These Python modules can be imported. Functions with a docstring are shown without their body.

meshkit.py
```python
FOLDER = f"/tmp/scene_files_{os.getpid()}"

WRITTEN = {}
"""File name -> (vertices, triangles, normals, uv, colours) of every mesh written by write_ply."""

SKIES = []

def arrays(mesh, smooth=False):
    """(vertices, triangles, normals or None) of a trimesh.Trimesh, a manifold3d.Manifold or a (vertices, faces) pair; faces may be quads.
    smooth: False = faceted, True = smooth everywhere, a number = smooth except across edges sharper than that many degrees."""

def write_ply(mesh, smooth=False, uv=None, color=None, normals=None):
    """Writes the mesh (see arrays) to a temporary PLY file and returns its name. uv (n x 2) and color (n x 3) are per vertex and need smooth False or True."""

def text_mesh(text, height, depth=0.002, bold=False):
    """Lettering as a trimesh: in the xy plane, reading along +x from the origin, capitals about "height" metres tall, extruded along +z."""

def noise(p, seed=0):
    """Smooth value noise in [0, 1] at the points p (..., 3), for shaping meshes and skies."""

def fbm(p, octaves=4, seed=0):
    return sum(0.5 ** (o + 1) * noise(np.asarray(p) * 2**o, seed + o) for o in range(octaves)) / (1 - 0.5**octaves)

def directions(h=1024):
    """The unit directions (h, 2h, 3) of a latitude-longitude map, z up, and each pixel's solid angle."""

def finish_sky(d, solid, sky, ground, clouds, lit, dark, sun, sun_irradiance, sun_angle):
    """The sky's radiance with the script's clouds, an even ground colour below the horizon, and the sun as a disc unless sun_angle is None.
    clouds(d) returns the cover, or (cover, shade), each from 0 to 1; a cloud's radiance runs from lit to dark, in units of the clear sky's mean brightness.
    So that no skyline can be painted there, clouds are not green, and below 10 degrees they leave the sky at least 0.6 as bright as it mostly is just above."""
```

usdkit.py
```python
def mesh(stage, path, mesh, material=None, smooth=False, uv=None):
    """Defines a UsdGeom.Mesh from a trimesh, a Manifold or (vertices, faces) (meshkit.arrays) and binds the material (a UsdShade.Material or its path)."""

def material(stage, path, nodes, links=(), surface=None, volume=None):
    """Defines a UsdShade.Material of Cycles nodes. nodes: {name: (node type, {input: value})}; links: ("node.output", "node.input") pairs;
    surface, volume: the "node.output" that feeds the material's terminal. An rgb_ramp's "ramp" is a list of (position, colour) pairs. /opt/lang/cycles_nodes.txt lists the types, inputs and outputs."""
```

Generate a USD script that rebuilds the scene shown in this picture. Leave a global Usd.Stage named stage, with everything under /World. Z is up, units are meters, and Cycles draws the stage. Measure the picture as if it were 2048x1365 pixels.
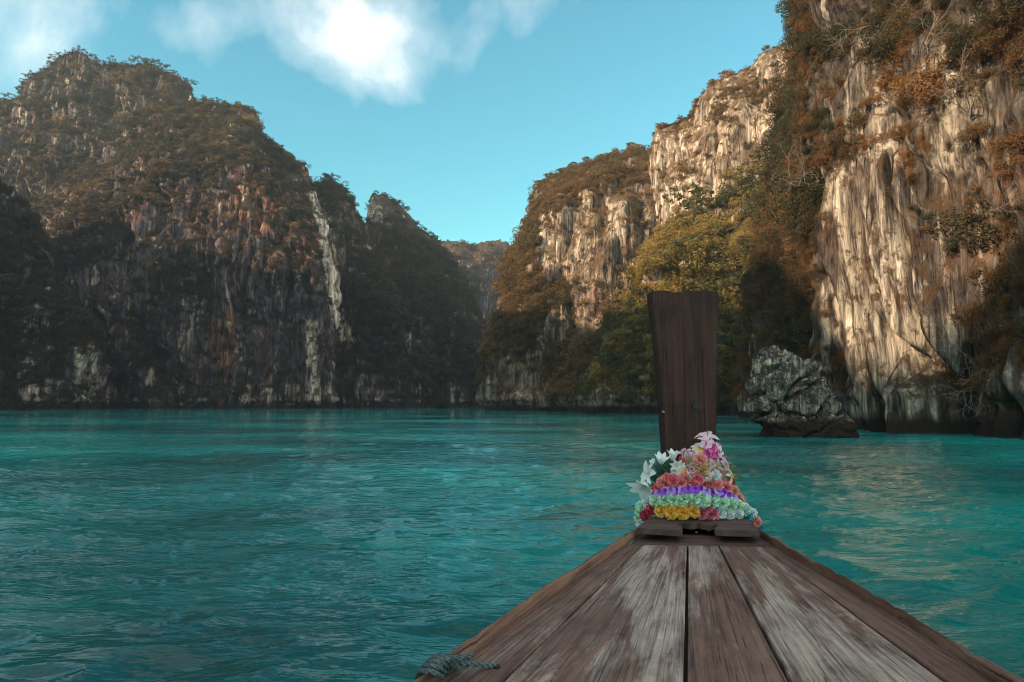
import math, random
import numpy as np, trimesh, usdkit, meshkit
from scipy.interpolate import PchipInterpolator
from pxr import Usd, UsdGeom, UsdLux, UsdShade, Gf, Sdf, Vt

stage = Usd.Stage.CreateInMemory()
UsdGeom.SetStageUpAxis(stage, "Z")
UsdGeom.Xform.Define(stage, "/World")
L = "/World/Looks"
UsdGeom.Scope.Define(stage, L)
rng = np.random.default_rng(7)

# ------------------------------------------------------------------ camera
CAM = np.array([0.0, 0.0, 1.8]); F = 1365.0; PITCH = math.atan((806 - 682.5) / F)
cam = UsdGeom.Camera.Define(stage, "/World/camera")
cam.CreateHorizontalApertureAttr(36.0); cam.CreateVerticalApertureAttr(36.0 * 682 / 1024)
cam.CreateFocalLengthAttr(36.0 * F / 2048)
cam.CreateClippingRangeAttr(Gf.Vec2f(0.05, 5000))
cam.AddTranslateOp().Set(Gf.Vec3d(*CAM)); cam.AddRotateXOp().Set(90 + math.degrees(PITCH))
cam.CreateExposureAttr(1.58)

# ------------------------------------------------------------------ sun and sky
SUN = np.array([-0.85, -0.53, 0.0]); SUN /= np.linalg.norm(SUN); EL = math.radians(22)
SUN = np.array([SUN[0] * math.cos(EL), SUN[1] * math.cos(EL), math.sin(EL)])
sun = UsdLux.DistantLight.Define(stage, "/World/sun")
sun.CreateIntensityAttr(0.68); sun.CreateAngleAttr(0.5); sun.CreateColorAttr(Gf.Vec3f(1.0, 0.80, 0.56))
sun.GetPrim().CreateAttribute("inputs:normalize", Sdf.ValueTypeNames.Bool).Set(True)
sun.AddOrientOp().Set(Gf.Quatf(Gf.Rotation(Gf.Vec3d(0, 0, 1), Gf.Vec3d(*SUN)).GetQuat()))

fwd = np.array([0, math.cos(PITCH), math.sin(PITCH)]); up = np.array([0, -math.sin(PITCH), math.cos(PITCH)])
def ray(px, py):
    px, py = np.asarray(px, float), np.asarray(py, float)
    a, b = (px - 1024) / F, (682.5 - py) / F
    return np.stack([a, fwd[1] + b * up[1], fwd[2] + b * up[2]], -1)
def at_y(px, py, Y):
    d = ray(px, py); return CAM + d * (np.asarray(Y, float) / d[..., 1])[..., None]
def at_plane(px, py, z0, k=0.0):          # the plane z = z0 + k y
    d = ray(px, py); t = (z0 - CAM[2]) / (d[..., 2] - k * d[..., 1]); return CAM + d * t[..., None]
def project(P):
    r = np.asarray(P) - CAM; dep = r @ fwd
    return 1024 + F * r[..., 0] / dep, 682.5 - F * (r @ up) / dep

def cdir(px, py):
    d = ray(px, py); return d / np.linalg.norm(d)
SKY = 0.14
nodes = {
    "sky": ("sky_texture", {"sky_type": "single_scattering", "sun_disc": False, "sun_elevation": EL, "sun_rotation": math.atan2(SUN[0], SUN[1]), "air_density": 1.3, "aerosol_density": 0.6, "ozone_density": 2.0}),
    "tint": ("mix", {"mix_type": "multiply", "fac": 1.0, "color2": (0.27, 0.595, 0.525)}),
    "g": ("texture_coordinate", {}),
    "m": ("mapping", {"scale": (1.15, 1.0, 0.95), "location": (0.35, 0.85, 0.2)}),
    "n": ("noise_texture", {"scale": 3.6, "detail": 9.0, "roughness": 0.58, "distortion": 0.2}),
    "r": ("rgb_ramp", {"ramp": [(0.0, (0, 0, 0)), (0.32, (0, 0, 0)), (0.46, (0.16, 0.16, 0.16)), (0.60, (0.48, 0.48, 0.48)), (0.80, (0.9, 0.9, 0.9)), (1, (1, 1, 1))]}),
    "out": ("mix", {"mix_type": "mix", "color2": (6.2, 5.5, 5.0)}),
    "bg": ("background_shader", {"strength": SKY}),
}
links = [("sky.color", "tint.color1"), ("g.generated", "m.vector"), ("m.vector", "n.vector"), ("tint.color", "out.color1"), ("out.color", "bg.color"), ("r.color", "out.fac")]
prev = "n.fac"
for i, (px, py, rad, w) in enumerate([(1024, 420, 1.05, -0.44), (725, 50, 0.20, 0.20), (705, 60, 0.08, 0.10), (725, 165, 0.11, 0.17), (870, 130, 0.11, 0.05), (1110, 10, 0.15, 0.33), (590, -10, 0.12, 0.10), (390, 50, 0.08, 0.12)]):
    c = cdir(px, py)
    nodes[f"s{i}"] = ("vector_math", {"math_type": "distance", "vector2": tuple(c)})
    nodes[f"v{i}"] = ("map_range", {"range_type": "smoothstep", "from_min": rad, "from_max": 0.0, "to_min": 0.0, "to_max": w, "clamp": True})
    nodes[f"a{i}"] = ("math", {"math_type": "add"})
    links += [("g.generated", f"s{i}.vector1"), (f"s{i}.value", f"v{i}.value"), (prev, f"a{i}.value1"), (f"v{i}.result", f"a{i}.value2")]
    prev = f"a{i}.value"
links.append((prev, "r.fac"))
skymat = usdkit.material(stage, L + "/sky", nodes, links, surface="bg.background")
dome = UsdLux.DomeLight.Define(stage, "/World/sky")
UsdShade.MaterialBindingAPI.Apply(dome.GetPrim()).Bind(skymat)
dome.GetPrim().SetCustomDataByKey("kind", "structure"); dome.GetPrim().SetCustomDataByKey("label", "teal blue sky with a soft white cloud")

# ------------------------------------------------------------------ naming helpers
_used = {}
def numbered(path):
    n = _used.get(path, 0); _used[path] = n + 1
    return path if n == 0 else f"{path}_{n:03d}"
def tag(prim, label=None, cat=None, group=None, kind=None):
    p = prim.GetPrim() if hasattr(prim, "GetPrim") else prim
    for k, v in (("label", label), ("category", cat), ("group", group), ("kind", kind)):
        if v: p.SetCustomDataByKey(k, v)
    return p
def obj(name, mesh, mat, parent=None, smooth=False, uv=None, attrs=None):
    path = numbered((str(parent.GetPath()) if parent else "/World") + "/" + name)
    m = usdkit.mesh(stage, path, mesh, mat, smooth=smooth, uv=uv)
    for k, v in (attrs or {}).items():
        v = np.asarray(v, np.float32)
        if v.ndim == 1: UsdGeom.PrimvarsAPI(m).CreatePrimvar(k, Sdf.ValueTypeNames.FloatArray, "vertex").Set(Vt.FloatArray.FromNumpy(v))
        else: UsdGeom.PrimvarsAPI(m).CreatePrimvar(k, Sdf.ValueTypeNames.Color3fArray, "vertex").Set(Vt.Vec3fArray.FromNumpy(v))
    return m.GetPrim()
def thing(name, label, cat, loc=(0, 0, 0), group=None):
    x = UsdGeom.Xform.Define(stage, numbered("/World/" + name)); x.AddTranslateOp().Set(Gf.Vec3d(*map(float, loc)))
    return tag(x, label, cat, group)

# ------------------------------------------------------------------ materials
def rock_material(name, sc=1.0, crack=0.5, dark=(0.075, 0.07, 0.075), light=(0.33, 0.30, 0.27), pale=(0.62, 0.52, 0.40), rust=(0.26, 0.105, 0.05), scrub=(0.085, 0.058, 0.03)):
    """limestone: grey with vertical drip streaks; the mesh's tint says where it is pale (r), rusty (g), wet and dark (b)"""
    N = {
        "geo": ("geometry", {}), "t": ("attribute", {"attribute": "tint"}), "ts": ("separate_color", {"color_type": "rgb"}),
        # base: patches of dark and light grey
        "n2": ("noise_texture", {"scale": 0.16 * sc, "detail": 7.0, "roughness": 0.65}), "r2": ("rgb_ramp", {"ramp": [(0.36, (0, 0, 0)), (0.66, (1, 1, 1))]}),
        "c1": ("mix", {"color1": dark, "color2": light}),
        # rust
        "m3": ("mapping", {"scale": (0.30 * sc, 0.30 * sc, 0.05 * sc), "location": (5.0, 3.0, 1.0)}), "n3": ("noise_texture", {"scale": 1.0, "detail": 7.0, "roughness": 0.7}),
        "a3": ("math", {"math_type": "multiply_add", "value2": 0.28}), "r3": ("rgb_ramp", {"ramp": [(0.58, (0, 0, 0)), (0.72, (0.8,) * 3)]}),
        "c3": ("mix", {"color2": rust}),
        # pale flowstone
        "m4": ("mapping", {"scale": (0.5 * sc, 0.5 * sc, 0.06 * sc), "location": (1.0, 7.0, 2.0)}), "n4": ("noise_texture", {"scale": 1.0, "detail": 6.0, "roughness": 0.6, "distortion": 0.3}),
        "a4": ("math", {"math_type": "multiply_add", "value2": 0.42}), "r4": ("rgb_ramp", {"ramp": [(0.57, (0, 0, 0)), (0.66, (0.6, 0.6, 0.6)), (0.80, (1, 1, 1))]}),
        "c4": ("mix", {"color2": pale}),
        # vertical drip streaks, coarse and fine, over everything
        "ms": ("mapping", {"scale": (1.1 * sc, 1.1 * sc, 0.06 * sc)}), "n1": ("noise_texture", {"scale": 1.0, "detail": 8.0, "roughness": 0.72, "distortion": 0.5}),
        "r1": ("rgb_ramp", {"ramp": [(0.37, (0.13, 0.12, 0.125)), (0.46, (0.52, 0.50, 0.50)), (0.56, (1.15, 1.13, 1.1)), (0.66, (1.5, 1.48, 1.44))]}),
        "c2": ("mix", {"mix_type": "multiply", "fac": 1.0}),
        # dry scrub and lichen on ledges
        "n5": ("noise_texture", {"scale": 0.5 * sc, "detail": 8.0, "roughness": 0.75}), "up": ("separate_xyz", {}),
        "a5": ("math", {"math_type": "multiply_add", "value2": 0.22}), "r5": ("rgb_ramp", {"ramp": [(0.54, (0, 0, 0)), (0.64, (0.9,) * 3)]}),
        "c5": ("mix", {"color2": scrub}),
        "c6": ("mix", {"color2": (0.036, 0.023, 0.018)}),
        "mb": ("mapping", {"scale": (2.0 * sc, 2.0 * sc, 0.3 * sc)}), "nb": ("noise_texture", {"scale": 1.0, "detail": 8.0, "roughness": 0.72}), "ab": ("math", {"math_type": "add"}),
        "mv": ("mapping", {"scale": (0.9 * sc, 0.9 * sc, 0.11 * sc)}), "nw": ("noise_texture", {"scale": 0.6 * sc, "detail": 4.0}), "vw": ("vector_math", {"math_type": "scale", "scale": 0.9}), "va": ("vector_math", {"math_type": "add"}),
        "vo": ("voronoi_texture", {"feature": "distance_to_edge", "scale": 1.0}), "vr": ("map_range", {"from_min": 0.0, "from_max": 0.22, "to_min": -crack, "to_max": 0.0, "clamp": True}), "ab2": ("math", {"math_type": "add"}),
        "b": ("bump", {"strength": 1.0, "distance": 0.45 / sc}),
        "p": ("principled_bsdf", {"roughness": 0.92, "specular_ior_level": 0.15}),
    }
    K = [("geo.position", "n2.vector"), ("n2.fac", "r2.fac"), ("r2.color", "c1.fac"), ("t.color", "ts.color"),
         ("geo.position", "m3.vector"), ("m3.vector", "n3.vector"), ("ts.g", "a3.value1"), ("n3.fac", "a3.value3"), ("a3.value", "r3.fac"), ("c1.color", "c3.color1"), ("r3.color", "c3.fac"),
         ("geo.position", "m4.vector"), ("m4.vector", "n4.vector"), ("ts.r", "a4.value1"), ("n4.fac", "a4.value3"), ("a4.value", "r4.fac"), ("c3.color", "c4.color1"), ("r4.color", "c4.fac"),
         ("geo.position", "ms.vector"), ("ms.vector", "n1.vector"), ("n1.fac", "r1.fac"), ("c4.color", "c2.color1"), ("r1.color", "c2.color2"),
         ("geo.position", "n5.vector"), ("geo.normal", "up.vector"), ("up.z", "a5.value1"), ("n5.fac", "a5.value3"), ("a5.value", "r5.fac"),
         ("c2.color", "c5.color1"), ("r5.color", "c5.fac"), ("c5.color", "c6.color1"), ("ts.b", "c6.fac"), ("c6.color", "p.base_color"),
         ("geo.position", "mb.vector"), ("mb.vector", "nb.vector"), ("nb.fac", "ab.value1"), ("n1.fac", "ab.value2"), ("geo.position", "mv.vector"), ("mv.vector", "va.vector1"), ("geo.position", "nw.vector"), ("nw.color", "vw.vector1"), ("vw.vector", "va.vector2"), ("va.vector", "vo.vector"), ("vo.distance", "vr.value"), ("vr.result", "ab2.value1"), ("ab.value", "ab2.value2"), ("ab2.value", "b.height"), ("b.normal", "p.normal")]
    return usdkit.material(stage, f"{L}/{name}", N, K, surface="p.BSDF")

def leaf_material(name, ramp, patch=0.05, trans=0.3):
    N = {"geo": ("geometry", {}), "oi": ("object_info", {}), "n": ("noise_texture", {"scale": patch, "detail": 4.0, "roughness": 0.6}),
         "nr": ("map_range", {"from_min": 0.3, "from_max": 0.7, "to_min": 0.0, "to_max": 0.52, "clamp": True}),
         "wn": ("white_noise_texture", {"dimensions": "3D"}), "oo": ("math", {"math_type": "multiply_add", "value2": 0.48}),
         "r": ("rgb_ramp", {"ramp": ramp}), "nl": ("noise_texture", {"scale": 2.5, "detail": 2.0}), "lr": ("rgb_ramp", {"ramp": [(0.3, (0.65,) * 3), (0.7, (1.35,) * 3)]}),
         "mm": ("mix", {"mix_type": "multiply", "fac": 1.0}),
         "d": ("principled_bsdf", {"roughness": 0.7, "specular_ior_level": 0.25}), "tr": ("translucent_bsdf", {}), "mx": ("mix_closure", {"fac": trans})}
    K = [("geo.position", "n.vector"), ("n.fac", "nr.value"), ("oi.location", "wn.vector"), ("wn.value", "oo.value1"), ("nr.result", "oo.value3"), ("oo.value", "r.fac"),
         ("geo.position", "nl.vector"), ("nl.fac", "lr.fac"), ("r.color", "mm.color1"), ("lr.color", "mm.color2"),
         ("mm.color", "d.base_color"), ("mm.color", "tr.color"), ("d.BSDF", "mx.closure1"), ("tr.BSDF", "mx.closure2")]
    return usdkit.material(stage, f"{L}/{name}", N, K, surface="mx.closure")

def plain(name, col, rough=0.7, spec=0.3, col2=None, scale=20.0, bump=0.0):
    N = {"geo": ("geometry", {}), "n": ("noise_texture", {"scale": scale, "detail": 5.0}), "r": ("rgb_ramp", {"ramp": [(0.35, col), (0.65, col2 or tuple(0.7 * c for c in col))]}),
         "p": ("principled_bsdf", {"roughness": rough, "specular_ior_level": spec})}
    K = [("geo.position", "n.vector"), ("n.fac", "r.fac"), ("r.color", "p.base_color")]
    if bump:
        N["b"] = ("bump", {"strength": 0.6, "distance": bump}); K += [("n.fac", "b.height"), ("b.normal", "p.normal")]
    return usdkit.material(stage, f"{L}/{name}", N, K, surface="p.BSDF")

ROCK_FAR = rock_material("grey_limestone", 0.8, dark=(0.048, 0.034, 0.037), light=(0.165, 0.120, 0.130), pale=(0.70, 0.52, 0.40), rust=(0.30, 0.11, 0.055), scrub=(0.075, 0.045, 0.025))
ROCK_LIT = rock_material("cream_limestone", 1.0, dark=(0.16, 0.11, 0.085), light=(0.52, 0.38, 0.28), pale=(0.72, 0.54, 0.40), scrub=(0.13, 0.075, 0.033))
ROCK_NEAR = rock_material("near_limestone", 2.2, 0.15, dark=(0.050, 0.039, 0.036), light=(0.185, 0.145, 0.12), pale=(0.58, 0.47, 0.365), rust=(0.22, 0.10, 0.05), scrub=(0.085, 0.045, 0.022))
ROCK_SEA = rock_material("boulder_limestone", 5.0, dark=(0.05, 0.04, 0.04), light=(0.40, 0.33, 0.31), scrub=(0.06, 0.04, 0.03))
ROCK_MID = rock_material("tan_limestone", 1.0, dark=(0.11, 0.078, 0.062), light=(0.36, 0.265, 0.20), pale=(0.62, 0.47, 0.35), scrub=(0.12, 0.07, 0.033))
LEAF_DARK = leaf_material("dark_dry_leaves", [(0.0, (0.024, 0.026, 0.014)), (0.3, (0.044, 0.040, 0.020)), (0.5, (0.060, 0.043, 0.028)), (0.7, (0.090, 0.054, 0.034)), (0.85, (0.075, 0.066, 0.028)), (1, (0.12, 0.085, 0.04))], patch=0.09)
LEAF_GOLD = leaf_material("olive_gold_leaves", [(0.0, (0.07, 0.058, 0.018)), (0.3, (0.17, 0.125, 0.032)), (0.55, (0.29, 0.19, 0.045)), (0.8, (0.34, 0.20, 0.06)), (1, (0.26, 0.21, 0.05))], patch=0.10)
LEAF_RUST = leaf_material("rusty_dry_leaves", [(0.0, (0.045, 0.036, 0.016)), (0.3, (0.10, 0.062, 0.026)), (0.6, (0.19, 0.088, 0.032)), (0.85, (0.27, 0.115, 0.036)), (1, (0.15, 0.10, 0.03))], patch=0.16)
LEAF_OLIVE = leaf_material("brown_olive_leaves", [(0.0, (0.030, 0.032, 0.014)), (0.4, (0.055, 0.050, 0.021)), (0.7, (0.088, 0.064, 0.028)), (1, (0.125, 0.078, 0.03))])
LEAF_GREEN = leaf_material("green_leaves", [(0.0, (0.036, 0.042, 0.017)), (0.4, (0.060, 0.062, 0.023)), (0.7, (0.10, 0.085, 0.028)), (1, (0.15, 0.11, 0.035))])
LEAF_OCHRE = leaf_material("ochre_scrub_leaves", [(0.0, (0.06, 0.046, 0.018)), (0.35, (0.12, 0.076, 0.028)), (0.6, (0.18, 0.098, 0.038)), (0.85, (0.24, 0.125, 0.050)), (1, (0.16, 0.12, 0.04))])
BARK = plain("pale_bark", (0.12, 0.095, 0.075), 0.9)

# ------------------------------------------------------------------ water
def smooth01(x): x = np.clip(x, 0, 1); return x * x * (3 - 2 * x)
def wave_height(x, y):
    P = lambda sx, sy, k: np.stack([x * sx + 0.25 * y * sx, y * sy - 0.12 * x * sy, np.full_like(x, k)], -1)
    h = 0.11 * (meshkit.noise(P(0.35, 0.6, 0.3), 1) - 0.5) + 0.15 * (meshkit.noise(P(0.75, 2.0, 4.7), 2) - 0.5)
    n = meshkit.noise(P(1.5, 4.3, 9.1), 3); h += 0.065 * (1 - np.abs(2 * n - 1) - 0.5)
    h += 0.020 * (meshkit.noise(P(3.4, 8.8, 2.2), 4) - 0.5)
    return h
radii = np.concatenate([[0.0], np.geomspace(0.6, 700, 640)])
ang = np.concatenate([np.linspace(-50, 50, 560), np.linspace(50, 310, 60)[1:-1]]); ang = np.radians(ang)
R, A = np.meshgrid(radii, ang, indexing="ij"); wx, wy = R * np.sin(A), R * np.cos(A)
fade = np.clip((95 - R) / 70, 0, 1); wz = wave_height(wx, wy) * fade
nr, na = R.shape
i, j = np.meshgrid(np.arange(nr - 1), np.arange(na), indexing="ij"); j2 = (j + 1) % na
quads = np.stack([i * na + j, (i + 1) * na + j, (i + 1) * na + j2, i * na + j2], -1).reshape(-1, 4)
calm = smooth01((wy + 6 * (meshkit.noise(np.stack([wx * 0.03, wy * 0.03, wx * 0], -1), 5) - 0.5) - 90) / 9)
WATER = usdkit.material(stage, L + "/sea_water", {
    "geo": ("geometry", {}), "at": ("attribute", {"attribute": "calm"}),
    "m": ("mapping", {"scale": (0.75, 2.3, 1.0), "rotation": (0, 0, 0.12)}), "n1": ("noise_texture", {"scale": 2.2, "detail": 3.0, "roughness": 0.5}),
    "n2": ("noise_texture", {"scale": 7.0, "detail": 3.0, "roughness": 0.5}), "mad": ("math", {"math_type": "multiply_add", "value2": 0.12}),
    "st": ("map_range", {"from_min": 0.0, "from_max": 1.0, "to_min": 1.0, "to_max": 0.03, "clamp": True}),
    "mp": ("mapping", {"scale": (0.07, 0.16, 0.1), "location": (4.0, 2.0, 0)}), "np": ("noise_texture", {"scale": 1.0, "detail": 4.0, "roughness": 0.6}), "rpp": ("map_range", {"from_min": 0.38, "from_max": 0.60, "to_min": 0.25, "to_max": 1.0, "clamp": True}), "stp": ("math", {"math_type": "multiply"}),
    "b": ("bump", {"distance": 0.075, "strength": 1.0}),
    "ml": ("mapping", {"scale": (0.06, 0.10, 0.1)}), "n3": ("noise_texture", {"scale": 1.0, "detail": 3.0}),
    "r3": ("rgb_ramp", {"ramp": [(0.36, (0.001, 0.030, 0.030)), (0.5, (0.001, 0.108, 0.098)), (0.64, (0.004, 0.24, 0.205))]}),
    "p": ("principled_bsdf", {"roughness": 0.06, "ior": 1.33, "specular_ior_level": 0.5}),
}, [("geo.position", "m.vector"), ("m.vector", "n1.vector"), ("m.vector", "n2.vector"), ("n2.fac", "mad.value1"), ("n1.fac", "mad.value3"), ("mad.value", "b.height"),
    ("at.fac", "st.value"), ("st.result", "stp.value1"), ("geo.position", "mp.vector"), ("mp.vector", "np.vector"), ("np.fac", "rpp.value"), ("rpp.result", "stp.value2"), ("stp.value", "b.strength"), ("b.normal", "p.normal"), ("geo.position", "ml.vector"), ("ml.vector", "n3.vector"), ("n3.fac", "r3.fac"), ("r3.color", "p.base_color")], surface="p.BSDF")
w = obj("water", (np.stack([wx, wy, wz], -1).reshape(-1, 3), quads), WATER, smooth=True, attrs={"calm": calm.ravel()})
tag(w, "rippled turquoise lagoon water around the boat", kind="structure")

# ------------------------------------------------------------------ cliffs
CLIFFS = {}
def window(px, py, x0, x1, y0, y1, soft=12):
    return smooth01((px - x0) / soft + 0.5) * smooth01((x1 - px) / soft + 0.5) * smooth01((py - y0) / soft + 0.5) * smooth01((y1 - py) / soft + 0.5)

def cliff(name, label, cols, mat, step, prof, amp=1.0, fs=1.0, back=None, tintf=None, crestamp=0.45, extra=None, seed=0, bare=0.0, wet=1.6, notch=1.2, vk=1.0):
    """cols: (base px, base Y, crest px, crest py, crest Y): where the foot and the crest stand; prof: (height fraction, setback fraction) pairs"""
    c = np.array(cols, float)
    base = np.stack([(c[:, 0] - 1024) / F * c[:, 1] * math.cos(PITCH), c[:, 1]], 1)
    crest = at_y(c[:, 2], c[:, 3], c[:, 4])
    s = np.concatenate([[0], np.cumsum(np.linalg.norm(np.diff(base, axis=0), axis=1) * 0.5 + np.linalg.norm(np.diff(crest[:, :2], axis=0), axis=1) * 0.5 + 0.1)])
    nu = int(s[-1] / step) + 2; S = np.linspace(0, s[-1], nu)
    B = PchipInterpolator(s, base)(S); C = np.stack([np.interp(S, s, crest[:, k]) for k in range(3)], 1)
    ker = np.hanning(max(3, int(2.5 / step) | 1) + 2)[1:-1]; ker /= ker.sum(); h = len(ker) // 2
    C = np.stack([np.convolve(np.pad(C[:, k], h, "edge"), ker, "valid") for k in range(3)], 1)
    H = C[:, 2].max(); nv = int(H / step) + 2
    pv, ps = np.array(prof).T; sf = PchipInterpolator(pv, ps)
    v = np.linspace(0, 1, nv); nb = max(12, nv // 5); tb = np.linspace(0, 1, nb + 1)[1:]
    d = C[:, :2] - B; dn = d / (np.linalg.norm(d, axis=1, keepdims=True) + 1e-9)
    D = (back or 0.7 * H)
    P = np.zeros((nu, nv + nb, 3))
    P[:, :nv, :2] = B[:, None] + d[:, None] * sf(v)[None, :, None]
    P[:, :nv, 2] = -2 + (C[:, 2:3] + 2) * v[None]
    P[:, nv:, :2] = C[:, None, :2] + dn[:, None] * (D * tb)[None, :, None]
    P[:, nv:, 2] = -2 + (C[:, 2:3] + 2) * (1 - tb[None] ** 1.6)
    V = np.concatenate([v, 1 + tb])
    du, dv = np.gradient(P, axis=0), np.gradient(P, axis=1)
    n = np.cross(du, dv); n /= np.linalg.norm(n, axis=2, keepdims=True) + 1e-9
    mid = n[nu // 2, nv // 3]
    if mid @ (CAM - P[nu // 2, nv // 3]) < 0: n = -n
    nh = n.copy(); nh[..., 2] *= 0.3
    q = P * fs
    sc = lambda f, k: q * np.array([f, f, f * k * vk])
    wob = (meshkit.noise(sc(0.05, 1), seed + 40)[..., None] - 0.5) * np.array([8, 8, 0.0])
    q = q + wob
    bil = lambda x: np.abs(2 * x - 1)
    cut = lambda x, w: -np.exp(-(np.abs(2 * x - 1) / w) ** 2)
    disp = 13.0 * (meshkit.noise(sc(1 / 24, 0.5), seed) - 0.5)
    disp += 6.0 * (bil(meshkit.noise(sc(1 / 11, 0.30), seed + 1)) - 0.4) + 2.6 * cut(meshkit.noise(sc(1 / 9, 0.22), seed + 21), 0.09)
    disp += 3.0 * (bil(meshkit.noise(sc(1 / 4.5, 0.16), seed + 2)) - 0.4) + 1.3 * cut(meshkit.noise(sc(1 / 3.4, 0.14), seed + 22), 0.12)
    disp += 1.7 * (bil(meshkit.noise(sc(1 / 1.9, 0.15), seed + 3)) - 0.4)
    disp += 2.2 * vk * (meshkit.noise(sc(1 / 4.2, 1.5 / vk), seed + 4) - 0.5) + 1.1 * (meshkit.noise(sc(1 / 1.3, 0.9), seed + 5) - 0.5)
    disp *= amp
    px, py = project(P)
    if extra is not None: disp = extra(disp, P, px, py, S)
    cf = 1 - (1 - crestamp) * smooth01((V - 0.8) / 0.2); disp = disp * cf[None]
    z = P[..., 2]
    disp -= notch * smooth01((2.4 - z) / 0.9) * (V < 1)[None]
    P = P + nh * disp[..., None]
    # ragged pinnacles along the crest
    P[..., 2] += (smooth01((V - 0.86) / 0.14)[None] * np.where(V <= 1, 1, 0.4)[None]) * 2.4 * amp * (bil(meshkit.noise(np.stack([S * 0.55, S * 0.13, S * 0], -1), seed + 9)) - 0.45)[:, None]
    z = P[..., 2]; px, py = project(P)
    r_ = 0.04 + 0.18 * window(z, z, 2.0, 7.5, -99, 999, 2.0) * meshkit.noise(sc(1 / 9, 0.1), seed + 6) * 1.4
    g_ = np.full(r_.shape, 0.12); b_ = smooth01((wet + 0.6 * (meshkit.noise(sc(0.4, 1), seed + 7) - 0.5) - z) / 0.6)
    if tintf is not None: r_, g_ = tintf(r_, g_, px, py, P)
    i, j = np.meshgrid(np.arange(nu - 1), np.arange(nv + nb - 1), indexing="ij"); k = nv + nb
    quads = np.stack([i * k + j, (i + 1) * k + j, (i + 1) * k + j + 1, i * k + j + 1], -1).reshape(-1, 4)
    pts = P.reshape(-1, 3)
    a, b2, c2 = pts[quads[0, 0]], pts[quads[0, 1]], pts[quads[0, 2]]
    m0 = (nu // 2) * (k - 1) + nv // 3; qd = quads[min(m0, len(quads) - 1)]
    fn = np.cross(pts[qd[1]] - pts[qd[0]], pts[qd[2]] - pts[qd[0]])
    if fn @ (CAM - pts[qd[0]]) < 0: quads = quads[:, ::-1]
    tint = np.stack([np.clip(r_, 0, 1), np.clip(g_, 0, 1), np.clip(b_, 0, 1)], -1).reshape(-1, 3)
    o = obj(name, (pts, quads), mat, smooth=True, attrs={"tint": tint})
    tag(o, label, kind="structure")
    CLIFFS[name] = dict(pts=pts, quads=quads, tint=tint, P=P, V=V, crest=P[:, nv - 1], nv=nv)
    return o

STEEP = [(0, 0), (0.35, 0.10), (0.6, 0.25), (0.8, 0.50), (0.93, 0.8), (1, 1)]
WALL = [(0, 0), (0.4, 0.15), (0.75, 0.45), (0.92, 0.75), (1, 1)]
SLOPE = [(0, 0), (0.3, 0.22), (0.6, 0.5), (0.85, 0.8), (1, 1)]

def tint_left(r, g, px, py, P):
    c = np.interp(py, [380, 430, 480, 540, 600, 660, 700], [622, 640, 652, 662, 668, 684, 700])
    r = r + 1.0 * window(px - c, py, -11, 15, 385, 690, 14) + 0.7 * window(px, py, 612, 632, 640, 800, 10) + 0.35 * window(px, py, 150, 200, 690, 800, 15) + 0.3 * window(px, py, 30, 110, 560, 800, 30)
    g = g + 0.9 * window(px, py, 590, 650, 380, 520, 25) + 0.55 * window(px, py, 470, 570, 340, 470, 40) + 0.5 * window(px, py, 410, 470, 630, 740, 20)
    return r, g

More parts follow.
